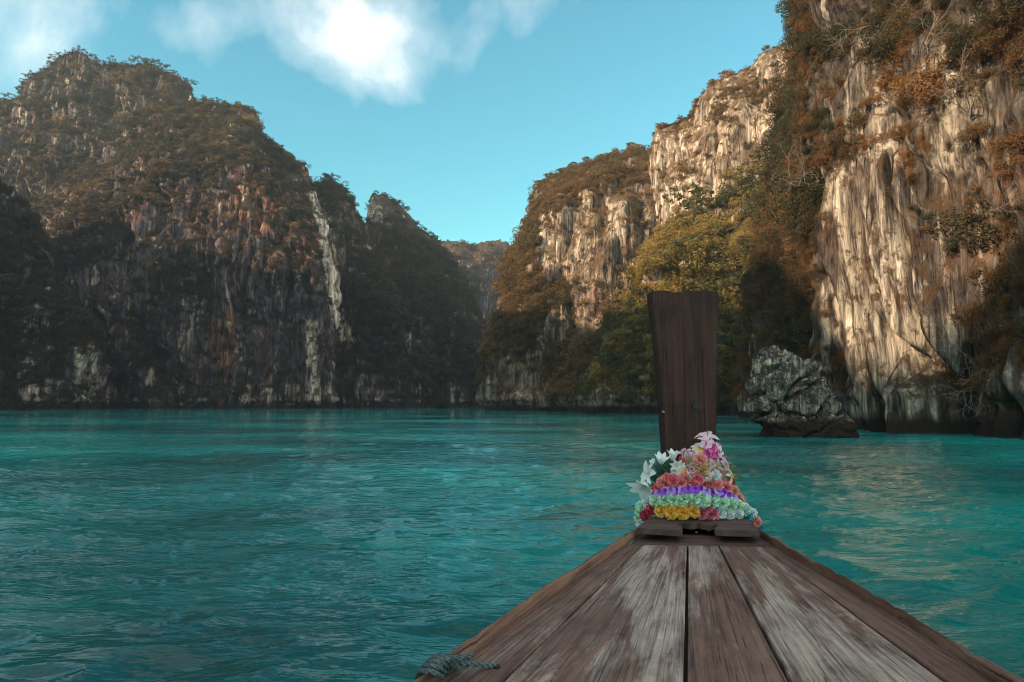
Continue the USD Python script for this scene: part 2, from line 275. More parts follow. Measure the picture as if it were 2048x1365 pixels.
cliff("left_bluff", "dark shaded limestone bluff at the far left shore", [(-420, 150, -420, 150, 175), (-150, 165, -130, 260, 190), (0, 178, 0, 352, 196), (60, 180, 50, 395, 196), (110, 181, 90, 440, 194), (150, 182, 125, 540, 192), (185, 184, 165, 640, 192), (200, 188, 195, 720, 192), (203, 192, 200, 800, 198)],
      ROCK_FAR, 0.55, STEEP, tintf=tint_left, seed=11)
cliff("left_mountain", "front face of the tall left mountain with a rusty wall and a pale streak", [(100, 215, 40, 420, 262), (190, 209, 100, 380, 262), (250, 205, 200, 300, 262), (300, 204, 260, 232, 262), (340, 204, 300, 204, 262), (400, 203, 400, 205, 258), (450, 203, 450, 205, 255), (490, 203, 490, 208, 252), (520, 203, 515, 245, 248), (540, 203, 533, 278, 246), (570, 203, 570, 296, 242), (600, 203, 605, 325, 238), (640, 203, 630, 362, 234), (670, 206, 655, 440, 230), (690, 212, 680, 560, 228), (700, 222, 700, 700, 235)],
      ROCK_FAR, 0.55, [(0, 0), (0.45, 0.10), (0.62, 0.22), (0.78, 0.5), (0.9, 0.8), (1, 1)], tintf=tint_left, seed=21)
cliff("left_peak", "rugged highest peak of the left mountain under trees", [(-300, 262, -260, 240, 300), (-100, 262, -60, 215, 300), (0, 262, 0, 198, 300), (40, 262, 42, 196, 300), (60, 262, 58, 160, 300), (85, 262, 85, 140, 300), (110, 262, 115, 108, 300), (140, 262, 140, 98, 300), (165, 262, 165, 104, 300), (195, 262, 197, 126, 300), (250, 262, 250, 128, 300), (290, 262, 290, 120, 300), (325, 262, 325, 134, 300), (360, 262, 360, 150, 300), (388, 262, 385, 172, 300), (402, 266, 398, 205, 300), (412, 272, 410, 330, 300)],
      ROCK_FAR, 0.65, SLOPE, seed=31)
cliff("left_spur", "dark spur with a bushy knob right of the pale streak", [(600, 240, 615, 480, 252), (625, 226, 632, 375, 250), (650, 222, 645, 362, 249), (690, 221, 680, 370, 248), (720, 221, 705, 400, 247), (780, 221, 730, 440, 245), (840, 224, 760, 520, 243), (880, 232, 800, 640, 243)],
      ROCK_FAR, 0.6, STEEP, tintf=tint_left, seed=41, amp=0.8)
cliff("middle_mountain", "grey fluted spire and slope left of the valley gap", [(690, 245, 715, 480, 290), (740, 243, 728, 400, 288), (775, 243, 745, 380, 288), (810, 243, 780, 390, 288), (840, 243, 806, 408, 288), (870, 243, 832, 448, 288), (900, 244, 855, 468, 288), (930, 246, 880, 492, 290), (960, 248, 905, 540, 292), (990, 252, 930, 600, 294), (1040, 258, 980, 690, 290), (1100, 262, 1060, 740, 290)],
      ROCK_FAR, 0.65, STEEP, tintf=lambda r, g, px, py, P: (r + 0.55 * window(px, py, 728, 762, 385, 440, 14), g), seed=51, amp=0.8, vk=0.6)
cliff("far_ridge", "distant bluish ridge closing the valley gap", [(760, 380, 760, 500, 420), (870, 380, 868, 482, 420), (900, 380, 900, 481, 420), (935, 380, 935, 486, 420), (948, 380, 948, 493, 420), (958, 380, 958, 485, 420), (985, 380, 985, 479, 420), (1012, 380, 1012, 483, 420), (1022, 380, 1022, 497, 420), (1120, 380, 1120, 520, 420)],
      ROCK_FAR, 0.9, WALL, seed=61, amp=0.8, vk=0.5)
cliff("right_ridge", "half shaded ridge right of the valley gap, scrubby on top", [(985, 185, 1010, 540, 196), (1000, 172, 1020, 500, 192), (1012, 160, 1040, 484, 190), (1030, 154, 1056, 458, 188), (1050, 151, 1068, 418, 186), (1080, 150, 1078, 392, 184), (1110, 149, 1095, 368, 182), (1140, 148, 1122, 352, 180), (1170, 147, 1160, 342, 178), (1210, 146, 1195, 326, 176), (1250, 145, 1232, 312, 175), (1290, 145, 1265, 308, 174), (1330, 144, 1290, 312, 174), (1370, 146, 1330, 360, 174)],
      ROCK_MID, 0.5, STEEP, seed=71, amp=0.85, vk=0.7, tintf=lambda r, g, px, py, P: (r + 0.45 * window(px, py, 1070, 1180, 380, 540, 40) + 0.5 * window(px, py, 1210, 1260, 400, 480, 20), g))
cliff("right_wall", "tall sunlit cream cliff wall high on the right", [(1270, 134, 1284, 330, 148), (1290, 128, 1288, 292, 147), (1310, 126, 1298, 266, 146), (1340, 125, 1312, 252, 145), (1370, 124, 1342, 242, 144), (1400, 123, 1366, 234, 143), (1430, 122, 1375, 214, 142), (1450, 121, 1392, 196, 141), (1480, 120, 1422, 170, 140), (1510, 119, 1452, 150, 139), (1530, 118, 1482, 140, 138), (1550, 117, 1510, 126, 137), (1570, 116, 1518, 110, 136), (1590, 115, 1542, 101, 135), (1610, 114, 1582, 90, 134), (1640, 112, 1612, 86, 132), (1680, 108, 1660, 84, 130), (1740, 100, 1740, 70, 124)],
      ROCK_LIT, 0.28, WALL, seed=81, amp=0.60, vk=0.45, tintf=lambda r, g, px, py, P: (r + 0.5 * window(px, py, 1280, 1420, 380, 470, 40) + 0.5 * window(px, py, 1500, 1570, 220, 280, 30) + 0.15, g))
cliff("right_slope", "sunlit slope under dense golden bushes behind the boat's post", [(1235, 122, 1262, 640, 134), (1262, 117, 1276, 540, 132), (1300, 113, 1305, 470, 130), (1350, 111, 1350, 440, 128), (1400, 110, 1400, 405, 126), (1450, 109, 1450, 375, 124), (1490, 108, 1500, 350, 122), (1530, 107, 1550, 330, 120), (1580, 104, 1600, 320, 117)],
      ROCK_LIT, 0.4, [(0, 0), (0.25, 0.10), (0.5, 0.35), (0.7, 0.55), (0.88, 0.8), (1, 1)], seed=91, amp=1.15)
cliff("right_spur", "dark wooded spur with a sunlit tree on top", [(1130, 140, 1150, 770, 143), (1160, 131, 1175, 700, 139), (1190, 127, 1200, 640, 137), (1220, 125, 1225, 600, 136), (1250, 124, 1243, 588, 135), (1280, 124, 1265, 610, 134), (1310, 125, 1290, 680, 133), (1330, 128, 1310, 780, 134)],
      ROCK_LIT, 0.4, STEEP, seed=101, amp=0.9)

def near_extra(disp, P, px, py, S):
    """the draped flowstone curtain: deep warped flutes"""
    shift = np.interp(py, [200, 350, 500, 650, 830], [-75, -60, -30, 0, 12])
    m = window(px - shift, py, 1700, 1872, 300, 900, 40)
    s = S[:, None] + 0 * disp + 0.8 * (meshkit.noise(P * np.array([0, 0, 0.16]) + np.array([3.1, 20.0, 0]), 301) - 0.5) + P[..., 2] * 0.07
    z = P[..., 2]
    q1 = np.stack([s * 0.42, 0 * s, z * 0.035], -1); q2 = np.stack([s * 1.1, 0 * s + 5, z * 0.06], -1); q3 = np.stack([s * 2.6, 0 * s + 9, z * 0.10], -1)
    bil = lambda x: np.abs(2 * x - 1)
    cut = lambda x, w: -np.exp(-(np.abs(2 * x - 1) / w) ** 2)
    fl = 2.2 * bil(meshkit.noise(q1, 311)) + 3.4 * cut(meshkit.noise(q1 * 1.3 + 3.3, 316), 0.15) + 0.9 * np.sqrt(bil(meshkit.noise(q2, 312))) + 1.5 * cut(meshkit.noise(q2 + 7.7, 317), 0.13) + 0.5 * cut(meshkit.noise(q3 + 1.7, 318), 0.16) + 0.35 * np.sqrt(bil(meshkit.noise(q3, 313))) + 0.16 * (meshkit.noise(P * np.array([2.2, 2.2, 0.45]), 314) - 0.5) + 0.5 * (meshkit.noise(P * np.array([.8, .8, .14]), 315) - .5)
    return disp * (1 - m) * 0.8 + m * (fl - 1.6) + 1.2 * m
def near_tint(r, g, px, py, P):
    shift = np.interp(py, [200, 350, 500, 650, 830], [-75, -60, -30, 0, 12])
    m = window(px - shift, py, 1690, 1850, 330, 845, 50)
    r = r * 0.6 + 0.36 * m + 0.35 * window(px, py, 1700, 1800, 60, 330, 50) + 0.4 * window(px, py, 1840, 1960, 100, 360, 50) + 0.15 * window(px, py, 1850, 1890, 450, 820, 20)
    g = g * 0.6 + 0.22 * window(px, py, 1880, 2100, 250, 820, 60) + 0.25 * window(px, py, 1560, 1700, 450, 700, 40) + 0.2 * m
    return r, g
cliff("near_cliff", "near right cliff with a pale draped flowstone curtain and hanging scrub", [(1490, 92, 1500, 790, 96), (1500, 84, 1512, 640, 90), (1510, 77, 1520, 470, 86), (1525, 71, 1545, 330, 82), (1550, 64, 1562, 230, 78), (1580, 57, 1590, 150, 73), (1610, 52, 1622, 70, 68), (1650, 48, 1645, -60, 64), (1700, 45, 1680, -220, 60), (1780, 41.5, 1740, -330, 56), (1880, 37.5, 1840, -420, 52), (1980, 34, 1960, -470, 48), (2100, 31, 2100, -560, 45), (2300, 27, 2300, -700, 40), (2700, 22, 2700, -1000, 36), (3800, 14, 3700, -1500, 26)],
      ROCK_NEAR, 0.13, [(0, 0), (0.3, 0.08), (0.6, 0.25), (0.85, 0.6), (1, 1)], amp=0.42, fs=1.9, tintf=near_tint, extra=near_extra, seed=111, back=25, wet=1.2, notch=0.5)

# the lagoon's shore goes on round the left, outside the picture: it shades the water and the foot of the right cliffs
def hidden_wall(pts, H, seed):
    pts = np.array(pts, float); s = np.concatenate([[0], np.cumsum(np.linalg.norm(np.diff(pts, axis=0), axis=1))]); S = np.arange(0, s[-1], 2.5)
    X = PchipInterpolator(s, pts)(S); Hh = np.interp(S, s, H) + 9 * (meshkit.fbm(np.stack([S * 0.04, S * 0, S * 0], -1), 4, seed) - 0.5)
    V = np.array([0, .1, .2, .3, .4, .5, .6, .7, .8, .9, 1.0, 1.15, 1.4, 1.7, 2.0]); T = np.gradient(X, axis=0); N = np.stack([T[:, 1], -T[:, 0]], 1); N /= np.linalg.norm(N, axis=1, keepdims=True)
    N *= np.sign(((0 - X) * N).sum(1))[:, None]
    off = np.interp(V, [0, .5, 1, 2], [0, -8, -30, -110]); hz = np.interp(V, [0, 1, 1.15, 2], [0, 1, 0.97, 0])
    P = np.zeros((len(S), len(V), 3)); P[..., :2] = X[:, None] + N[:, None] * off[None, :, None]; P[..., 2] = -2 + Hh[:, None] * hz[None]
    dsp = 8 * (meshkit.fbm(P * np.array([.08, .08, .03]), 4, seed) - 0.5); P[..., :2] += N[:, None] * dsp[..., None]
    i, j = np.meshgrid(np.arange(len(S) - 1), np.arange(len(V) - 1), indexing="ij"); k = len(V)
    return P.reshape(-1, 3), np.stack([i * k + j, (i + 1) * k + j, (i + 1) * k + j + 1, i * k + j + 1], -1).reshape(-1, 4)
v_, f_ = hidden_wall([(-215, 215), (-185, 160), (-160, 110), (-140, 60), (-137, 10), (-138, -20), (-139, -55), (-139, -78), (-138, -101), (-137, -122), (-125, -170)], [95, 100, 104, 106, 112, 114, 112, 94, 120, 118, 100], 400)
o = obj("left_shore_cliff", (v_, f_), ROCK_FAR, smooth=True, attrs={"tint": np.tile([0.1, 0.1, 0.0], (len(v_), 1))})
tag(o, "cliff along the lagoon's left shore, beside the boat", kind="structure")

# ------------------------------------------------------------------ the warm sea air
HAZE = usdkit.material(stage, L + "/sea_air", {"v": ("principled_volume", {"color": (0.92, 0.93, 0.96), "density": 0.0002, "anisotropy": 0.0})}, surface=None, volume="v.volume")
hz = trimesh.creation.box([1300, 1300, 160]); hz.apply_translation([0, 100, 77]); o = obj("haze", hz, HAZE)
tag(o, "thin haze over the lagoon", kind="stuff")
# ------------------------------------------------------------------ foliage
def crown(nleaf, leaf, seed, lobes=6, flat=0.75):
    """a bush: leaf-sized faces over several uneven lobes, radius about 1"""
    r = np.random.default_rng(seed)
    ctr = r.normal(0, 0.42, (lobes, 3)) * [1, 1, flat]; ctr[:, 2] += 0.25; rad = r.uniform(0.28, 0.58, lobes)
    k = r.integers(0, lobes, nleaf); d = r.normal(size=(nleaf, 3)); d /= np.linalg.norm(d, axis=1, keepdims=True)
    p = ctr[k] + d * (rad[k] * r.uniform(0.55, 1.05, nleaf) ** 0.5)[:, None] * [1, 1, flat]
    a = d + r.normal(0, 0.7, d.shape); a /= np.linalg.norm(a, axis=1, keepdims=True)
    t = np.cross(a, r.normal(size=a.shape)); t /= np.linalg.norm(t, axis=1, keepdims=True); b = np.cross(a, t)
    s = leaf * r.uniform(0.6, 1.4, nleaf)[:, None]
    v = np.stack([p - t * s, p + b * s * 0.45, p + t * s, p - b * s * 0.45], 1).reshape(-1, 3)
    f = np.arange(4 * nleaf).reshape(-1, 4)
    return v, f
def drape(nleaf, leaf, seed):
    """hanging scrub: leaves strung down several uneven strands"""
    r = np.random.default_rng(seed); n = 14
    root = r.normal(0, 0.35, (n, 3)) * [1, 1, 0.2]; ln = r.uniform(0.6, 2.2, n); k = r.integers(0, n, nleaf); t = r.uniform(0, 1, nleaf)
    p = root[k] + np.stack([0.2 * np.sin(t * 4 + k), 0.2 * np.cos(t * 3 + k), -ln[k] * t + 0.3], 1) + r.normal(0, 0.11, (nleaf, 3))
    a = r.normal(size=(nleaf, 3)); a /= np.linalg.norm(a, axis=1, keepdims=True); tt = np.cross(a, r.normal(size=a.shape)); tt /= np.linalg.norm(tt, axis=1, keepdims=True); b = np.cross(a, tt)
    s = leaf * r.uniform(0.6, 1.4, nleaf)[:, None]
    return np.stack([p - tt * s, p + b * s * 0.45, p + tt * s, p - b * s * 0.45], 1).reshape(-1, 3), np.arange(4 * nleaf).reshape(-1, 4)

def scatter(name, label, cl, n, size, mat, near=False, hang=0.0, dens=None, seed=0, up_bias=1.2, thr=0.46):
    C = CLIFFS[cl]; r = np.random.default_rng(seed); pts, q = C["pts"], C["quads"]
    a, b, c, d = (pts[q[:, k]] for k in range(4)); nn = np.cross(c - a, d - b); area = np.linalg.norm(nn, axis=1) / 2; nn /= 2 * area[:, None] + 1e-9
    ce = (a + b + c + d) / 4; wgt = area.copy()
    wgt *= (ce[:, 2] > 2.6)
    mask = smooth01((meshkit.fbm(ce * np.array([.06, .06, .05]) * (2.2 if near else 1), 4, seed) + 0.25 * np.clip(nn[:, 2], -0.3, 1) * up_bias - thr) / 0.12)
    wgt *= 0.06 + mask
    px, py = project(ce)
    if dens is not None: wgt *= dens(px, py, ce)
    wgt *= np.clip(1.3 - C["tint"][q[:, 0], 0] * 1.6, 0, 1)
    facing = (nn * (CAM - ce)).sum(1) > -0.35 * np.linalg.norm(CAM - ce, axis=1); wgt *= facing * ((px > -150) & (px < 2200) & (py > -150))
    idx = r.choice(len(ce), n, p=wgt / wgt.sum())
    uu = r.uniform(size=(n, 2)); pos = a[idx] + (b - a)[idx] * uu[:, :1] + (d - a)[idx] * uu[:, 1:] + nn[idx] * 0.15
    sc = size * np.exp(r.normal(0, 0.48, n)); 
    path = numbered("/World/" + name); pi = UsdGeom.PointInstancer.Define(stage, path); tag(pi, label, "shrubs", kind="stuff")
    protos = []
    for k in range(5):
        m = crown(2200, 0.05, 500 + k, 9) if near else crown(560, 0.088, 500 + k, 8)
        protos.append(usdkit.mesh(stage, f"{path}/bush_{k:03d}", m, mat))
    if hang:
        for k in range(3): protos.append(usdkit.mesh(stage, f"{path}/hanging_bush_{k:03d}", drape(2000 if near else 300, 0.045 if near else 0.1, 600 + k), mat))
    for p in protos: pi.GetPrototypesRel().AddTarget(p.GetPath())
    ids = r.integers(0, 5, n); hg = r.uniform(size=n) < hang; ids[hg] = 5 + r.integers(0, 3, hg.sum()) if hang else ids[hg]
    yaw = r.uniform(0, 2 * math.pi, n)
    lean = np.where(hg[:, None], 0, nn[idx] * 0.5 * r.uniform(0.3, 1, (n, 1))); ax = np.array([0, 0, 1]) + lean; ax /= np.linalg.norm(ax, axis=1, keepdims=True)
    w = 1 + ax[:, 2]; tx, ty = -ax[:, 1], ax[:, 0]; nq = np.sqrt(w * w + tx * tx + ty * ty); w, tx, ty = w / nq, tx / nq, ty / nq
    cy, sy = np.cos(yaw / 2), np.sin(yaw / 2)
    qt = np.stack([w * cy, tx * cy + ty * sy, ty * cy - tx * sy, w * sy], 1)
    pi.CreatePositionsAttr(Vt.Vec3fArray.FromNumpy(pos.astype(np.float32)))
    pi.CreateProtoIndicesAttr(Vt.IntArray.FromNumpy(ids.astype(np.int32)))
    pi.CreateOrientationsAttr(Vt.QuathArray([Gf.Quath(float(x[0]), float(x[1]), float(x[2]), float(x[3])) for x in qt]))
    pi.CreateScalesAttr(Vt.Vec3fArray.FromNumpy((sc[:, None] * np.stack([r.uniform(.8, 1.2, n), r.uniform(.8, 1.2, n), r.uniform(.7, 1.1, n)], 1)).astype(np.float32)))

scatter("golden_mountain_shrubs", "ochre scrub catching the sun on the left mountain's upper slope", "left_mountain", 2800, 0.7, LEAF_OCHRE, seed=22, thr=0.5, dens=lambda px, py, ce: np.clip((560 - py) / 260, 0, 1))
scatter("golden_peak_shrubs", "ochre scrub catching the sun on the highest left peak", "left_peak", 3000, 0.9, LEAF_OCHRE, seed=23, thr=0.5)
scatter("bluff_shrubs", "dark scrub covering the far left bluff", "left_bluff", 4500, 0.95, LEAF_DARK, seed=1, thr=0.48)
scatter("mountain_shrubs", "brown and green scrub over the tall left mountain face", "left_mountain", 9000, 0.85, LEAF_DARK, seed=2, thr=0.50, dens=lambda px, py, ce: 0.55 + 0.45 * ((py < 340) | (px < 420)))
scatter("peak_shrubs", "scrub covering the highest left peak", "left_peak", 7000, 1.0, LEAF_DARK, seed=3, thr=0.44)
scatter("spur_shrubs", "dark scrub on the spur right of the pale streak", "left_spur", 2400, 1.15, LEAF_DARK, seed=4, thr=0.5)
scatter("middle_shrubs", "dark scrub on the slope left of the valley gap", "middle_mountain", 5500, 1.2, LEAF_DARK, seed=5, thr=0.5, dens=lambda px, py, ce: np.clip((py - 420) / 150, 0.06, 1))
scatter("far_shrubs", "faint scrub on the distant ridge in the valley gap", "far_ridge", 350, 1.6, LEAF_DARK, seed=6)
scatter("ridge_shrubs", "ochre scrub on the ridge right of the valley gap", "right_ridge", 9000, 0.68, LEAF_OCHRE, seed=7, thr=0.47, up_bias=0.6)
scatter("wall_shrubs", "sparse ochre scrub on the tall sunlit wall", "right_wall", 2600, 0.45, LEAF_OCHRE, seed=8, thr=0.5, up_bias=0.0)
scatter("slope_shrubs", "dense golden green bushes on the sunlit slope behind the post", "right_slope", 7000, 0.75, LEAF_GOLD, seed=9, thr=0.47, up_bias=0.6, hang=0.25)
scatter("slope_trees", "darker green tree crowns mixed into the golden slope", "right_slope", 800, 1.2, LEAF_GREEN, seed=19, thr=0.5, up_bias=0.3)
scatter("wooded_shrubs", "dense bushes on the dark spur left of the post", "right_spur", 3200, 0.75, LEAF_OCHRE, seed=10, thr=0.42, hang=0.2)
def near_dens(px, py, ce):
    shift = np.interp(py, [200, 350, 500, 650, 830], [-75, -60, -30, 0, 12])
    m = window(px - shift, py, 1690, 1870, 330, 900, 30)
    return (1 - 0.97 * m) * (0.5 + 1.2 * window(px, py, 1480, 1640, 60, 800, 40) + 0.6 * window(px, py, 1900, 2100, 250, 830, 60) + 0.5 * window(px, py, 1600, 2100, -100, 200, 60))
scatter("near_shrubs", "rusty hanging scrub on the near right cliff", "near_cliff", 4200, 0.5, LEAF_RUST, near=True, hang=0.55, dens=near_dens, seed=12, thr=0.46)
scatter("near_trees", "dark olive bushes at the near right cliff's edge and top", "near_cliff", 1700, 0.7, LEAF_OLIVE, near=True, hang=0.15, seed=13, thr=0.42, dens=lambda px, py, ce: near_dens(px, py, ce) * (0.15 + window(px, py, 1470, 1660, -200, 640, 40) + 0.8 * window(px, py, 1600, 2100, -300, 130, 60)))

# ------------------------------------------------------------------ the boulder standing in the water
def boulder():
    Y0 = 37.0
    x_of = lambda px: float(at_y(px, 800, Y0)[0]); z_of = lambda py: float(at_y(1590, py, Y0)[2])
    t = thing("sea_rock", "craggy grey boulder with a dark undercut base standing in the water", "rock", (x_of(1600), Y0, 0))
    def lump(outline, depth, yc, amp, seed, wet, nsub=6, sc=1.0):
        pts = np.array([(x_of(1600 + (a - 1600) * 0.92) - x_of(1600), z_of(b)) for a, b in outline]); c = pts.mean(0); c[1] = (pts[:, 1].max() + pts[:, 1].min()) / 2
        th = np.arctan2(pts[:, 1] - c[1], pts[:, 0] - c[0]); rr = np.linalg.norm(pts - c, axis=1); o = np.argsort(th); th, rr = th[o], rr[o]
        th = np.concatenate([th - 2 * math.pi, th, th + 2 * math.pi]); rr = np.tile(rr, 3)
        m = trimesh.creation.icosphere(nsub); v = m.vertices
        a = np.arctan2(v[:, 2], v[:, 0]); Rr = np.interp(a, th, rr); cr = np.hypot(v[:, 0], v[:, 2]); cr = cr ** 0.75
        P = np.stack([c[0] + Rr * cr * np.cos(a), yc + depth * np.sign(v[:, 1]) * np.abs(v[:, 1]) ** 0.8, c[1] + Rr * cr * np.sin(a)], 1)
        n = trimesh.Trimesh(P, m.faces, process=False).vertex_normals
        q = P * sc; bil = lambda x: np.abs(2 * x - 1); cut = lambda x, w_: -np.exp(-(np.abs(2 * x - 1) / w_) ** 2)
        d = 1.0 * (meshkit.noise(q * [0.7, 0.7, 0.6], seed) - 0.5) + 0.55 * cut(meshkit.noise((q + q[:, :1] * [0, 0, -0.55]) * [0.35, 0.5, 1.0], seed + 7), 0.10) + 0.45 * (bil(meshkit.noise(q * [2.0, 2, 1.3], seed + 1)) - 0.4) + 0.25 * cut(meshkit.noise(q * [1.3, 1.3, 0.7] + q[:, 2:] * [0, 0, .5], seed + 2), 0.14)
        d += 0.20 * (bil(meshkit.noise(q * [3.6, 3.6, 2.2], seed + 3)) - 0.4) + 0.10 * (bil(meshkit.noise(q * 10, seed + 4)) - 0.4)
        P = P + n * (d * amp)[:, None]
        b = smooth01((wet + 0.25 * (meshkit.noise(P * 1.5, 9) - 0.5) - P[:, 2]) / 0.35)
        tint = np.stack([np.clip(0.25 + 0.9 * (n[:, 2] > 0.1) * (meshkit.noise(P * 2.5, 77) > 0.5), 0, 0.8), 0 * b + 0.12, b], 1)
        return (P, m.faces), tint
    msh, tint = lump([(1504, 842), (1500, 822), (1505, 790), (1505, 762), (1512, 733), (1528, 704), (1545, 692), (1562, 690), (1580, 705), (1606, 716), (1628, 722), (1643, 742), (1657, 765), (1666, 785), (1664, 815), (1655, 845), (1600, 858), (1540, 856)], 2.0, 0.2, 1.0, 700, 1.05)
    obj("rock_body", msh, ROCK_SEA, t, smooth=True, attrs={"tint": tint})
    msh, tint = lump([(1512, 836), (1518, 850), (1519, 872), (1522, 900), (1600, 915), (1700, 900), (1704, 872), (1699, 845), (1688, 826), (1660, 822), (1600, 832), (1550, 834)], 2.1, 0.0, 0.55, 750, 1.12)
    obj("rock_base", msh, ROCK_SEA, t, smooth=True, attrs={"tint": tint})
    # a dead branch caught on top
    p = [np.array([x_of(1594) - x_of(1600), -1.0, z_of(732)]), np.array([x_of(1612) - x_of(1600), -0.9, z_of(720)]), np.array([x_of(1624) - x_of(1600), -0.8, z_of(708)])]
    obj("dead_branch", tube(p, 0.05, 6, taper=0.4), BARK, t)
def tube(pts, r, sides=8, taper=1.0, closed=True):
    pts = np.array(pts, float); n = len(pts); T = np.gradient(pts, axis=0); T /= np.linalg.norm(T, axis=1, keepdims=True) + 1e-12
    up0 = np.array([0.3, 0.2, 0.93]); v, f = [], []
    for k in range(n):
        a = np.cross(T[k], up0); a /= np.linalg.norm(a) + 1e-9; b = np.cross(T[k], a); rk = (r if np.ndim(r) == 0 else r[k]) * (1 + (taper - 1) * k / max(1, n - 1))
        for s_ in range(sides):
            q = 2 * math.pi * s_ / sides; v.append(pts[k] + rk * (math.cos(q) * a + math.sin(q) * b))
    for k in range(n - 1):
        for s_ in range(sides):
            s2 = (s_ + 1) % sides; f.append((k * sides + s_, (k + 1) * sides + s_, (k + 1) * sides + s2)); f.append((k * sides + s_, (k + 1) * sides + s2, k * sides + s2))
    v.append(pts[0]); v.append(pts[-1]); a0, a1 = len(v) - 2, len(v) - 1
    for s_ in range(sides):
        s2 = (s_ + 1) % sides; f.append((a0, s_, s2)); f.append((a1, (n - 1) * sides + s2, (n - 1) * sides + s_))
    return np.array(v), np.array(f)
boulder()

# ------------------------------------------------------------------ the boat
def wood_material(name, dark, mid, pale, wear, grain=(46, 2.2), bump=0.004, rough=0.62, worn_at=0.5, seed=0.0):
    """weathered planks: st runs across (u) and along (v) the board in metres"""
    N = {"uv": ("uvmap", {"attribute": "st"}), "oi": ("object_info", {}),
         "off": ("vector_math", {"math_type": "scale", "scale": 13.7}), "sum": ("vector_math", {"math_type": "add"}),
         "mg": ("mapping", {"scale": (grain[0], grain[1], 1.0), "location": (seed, seed * 2, 0)}), "ng": ("noise_texture", {"scale": 1.0, "detail": 8.0, "roughness": 0.68, "distortion": 0.9}),
         "rg": ("rgb_ramp", {"ramp": [(0.30, dark), (0.50, mid), (0.72, tuple(min(1, 1.5 * c) for c in mid))]}),
         "mw": ("mapping", {"scale": (8.5, 2.6, 1.0), "location": (3.1 + seed, 1.7, 0)}), "nw": ("noise_texture", {"scale": 1.0, "detail": 10.0, "roughness": 0.74, "distortion": 0.5}),
         "ml": ("mapping", {"scale": (2.2, 0.9, 1.0), "location": (seed * 1.3, 4.0, 0)}), "nl": ("noise_texture", {"scale": 1.0, "detail": 3.0}),
         "aw": ("math", {"math_type": "multiply_add", "value2": 1.1}), "ah": ("math", {"math_type": "multiply", "value2": 0.5}), "rw": ("rgb_ramp", {"ramp": [(0.485 + (worn_at - 0.47) * 0.55, (0, 0, 0)), (0.515 + (worn_at - 0.47) * 0.55, (0.35,) * 3), (0.54 + (worn_at - 0.47) * 0.55, (0.60,) * 3), (0.64 + (worn_at - 0.47) * 0.55, (0.92,) * 3)]}),
         "rp": ("rgb_ramp", {"ramp": [(0.34, tuple(0.35 * c for c in pale)), (0.44, tuple(0.7 * c for c in pale)), (0.52, pale), (0.70, tuple(min(1, 1.25 * c) for c in pale))]}),
         "wf": ("math", {"math_type": "multiply", "value2": wear}), "mix": ("mix", {}),
         # stains and fine cracks
         "mc": ("mapping", {"scale": (70, 2.0, 1.0), "location": (8.0, seed, 0)}), "nc": ("noise_texture", {"scale": 1.0, "detail": 4.0, "roughness": 0.6, "distortion": 1.5}),
         "rc": ("rgb_ramp", {"ramp": [(0.30, (0.25,) * 3), (0.40, (1, 1, 1))]}), "cr": ("mix", {"mix_type": "multiply", "fac": 0.85}),
         "ns": ("noise_texture", {"scale": 5.0, "detail": 6.0, "roughness": 0.7}), "rs": ("rgb_ramp", {"ramp": [(0.35, (0.55, 0.5, 0.52)), (0.55, (1, 1, 1))]}), "st2": ("mix", {"mix_type": "multiply", "fac": 0.8}),
         "hb": ("math", {"math_type": "add"}), "hb2": ("math", {"math_type": "multiply_add", "value2": 0.7}), "b": ("bump", {"strength": 1.0, "distance": bump}),
         "p": ("principled_bsdf", {"roughness": rough, "specular_ior_level": 0.28})}
    K = [("oi.location", "off.vector1"), ("uv.UV", "sum.vector1"), ("off.vector", "sum.vector2"), ("sum.vector", "mg.vector"), ("mg.vector", "ng.vector"), ("ng.fac", "rg.fac"), ("ng.fac", "rp.fac"),
         ("sum.vector", "mw.vector"), ("mw.vector", "nw.vector"), ("sum.vector", "ml.vector"), ("ml.vector", "nl.vector"), ("nl.fac", "aw.value1"), ("nw.fac", "aw.value3"), ("aw.value", "ah.value1"), ("ah.value", "rw.fac"),
         ("rw.color", "wf.value1"), ("wf.value", "mix.fac"), ("rg.color", "mix.color1"), ("rp.color", "mix.color2"),
         ("sum.vector", "mc.vector"), ("mc.vector", "nc.vector"), ("nc.fac", "rc.fac"), ("mix.color", "cr.color1"), ("rc.color", "cr.color2"),
         ("sum.vector", "ns.vector"), ("ns.fac", "rs.fac"), ("cr.color", "st2.color1"), ("rs.color", "st2.color2"), ("st2.color", "p.base_color"),
         ("ng.fac", "hb.value1"), ("rc.color", "hb.value2"), ("wf.value", "hb2.value1"), ("hb.value", "hb2.value3"), ("hb2.value", "b.height"), ("b.normal", "p.normal")]
    return usdkit.material(stage, f"{L}/{name}", N, K, surface="p.BSDF")
DARKB, REDB, GREYP = (0.052, 0.027, 0.024), (0.17, 0.088, 0.064), (0.51, 0.395, 0.325)
W_PLANK = [wood_material(f"weathered_plank_{n}", DARKB, REDB, GREYP, w_, worn_at=a_, seed=q_) for n, w_, a_, q_ in (("outer_left", 0.55, 0.60, 1.3), ("left", 0.95, 0.47, 2.9), ("centre", 0.8, 0.53, 5.1), ("right", 0.95, 0.46, 7.7), ("outer_right", 0.45, 0.62, 9.2))]
W_RAIL = wood_material("rail_wood", (0.05, 0.028, 0.024), (0.20, 0.098, 0.066), (0.30, 0.20, 0.16), 0.5, worn_at=0.56, seed=11.0)
W_DARK = wood_material("dark_wood", (0.035, 0.021, 0.022), (0.085, 0.046, 0.040), (0.16, 0.11, 0.10), 0.4, worn_at=0.6, seed=14.0)
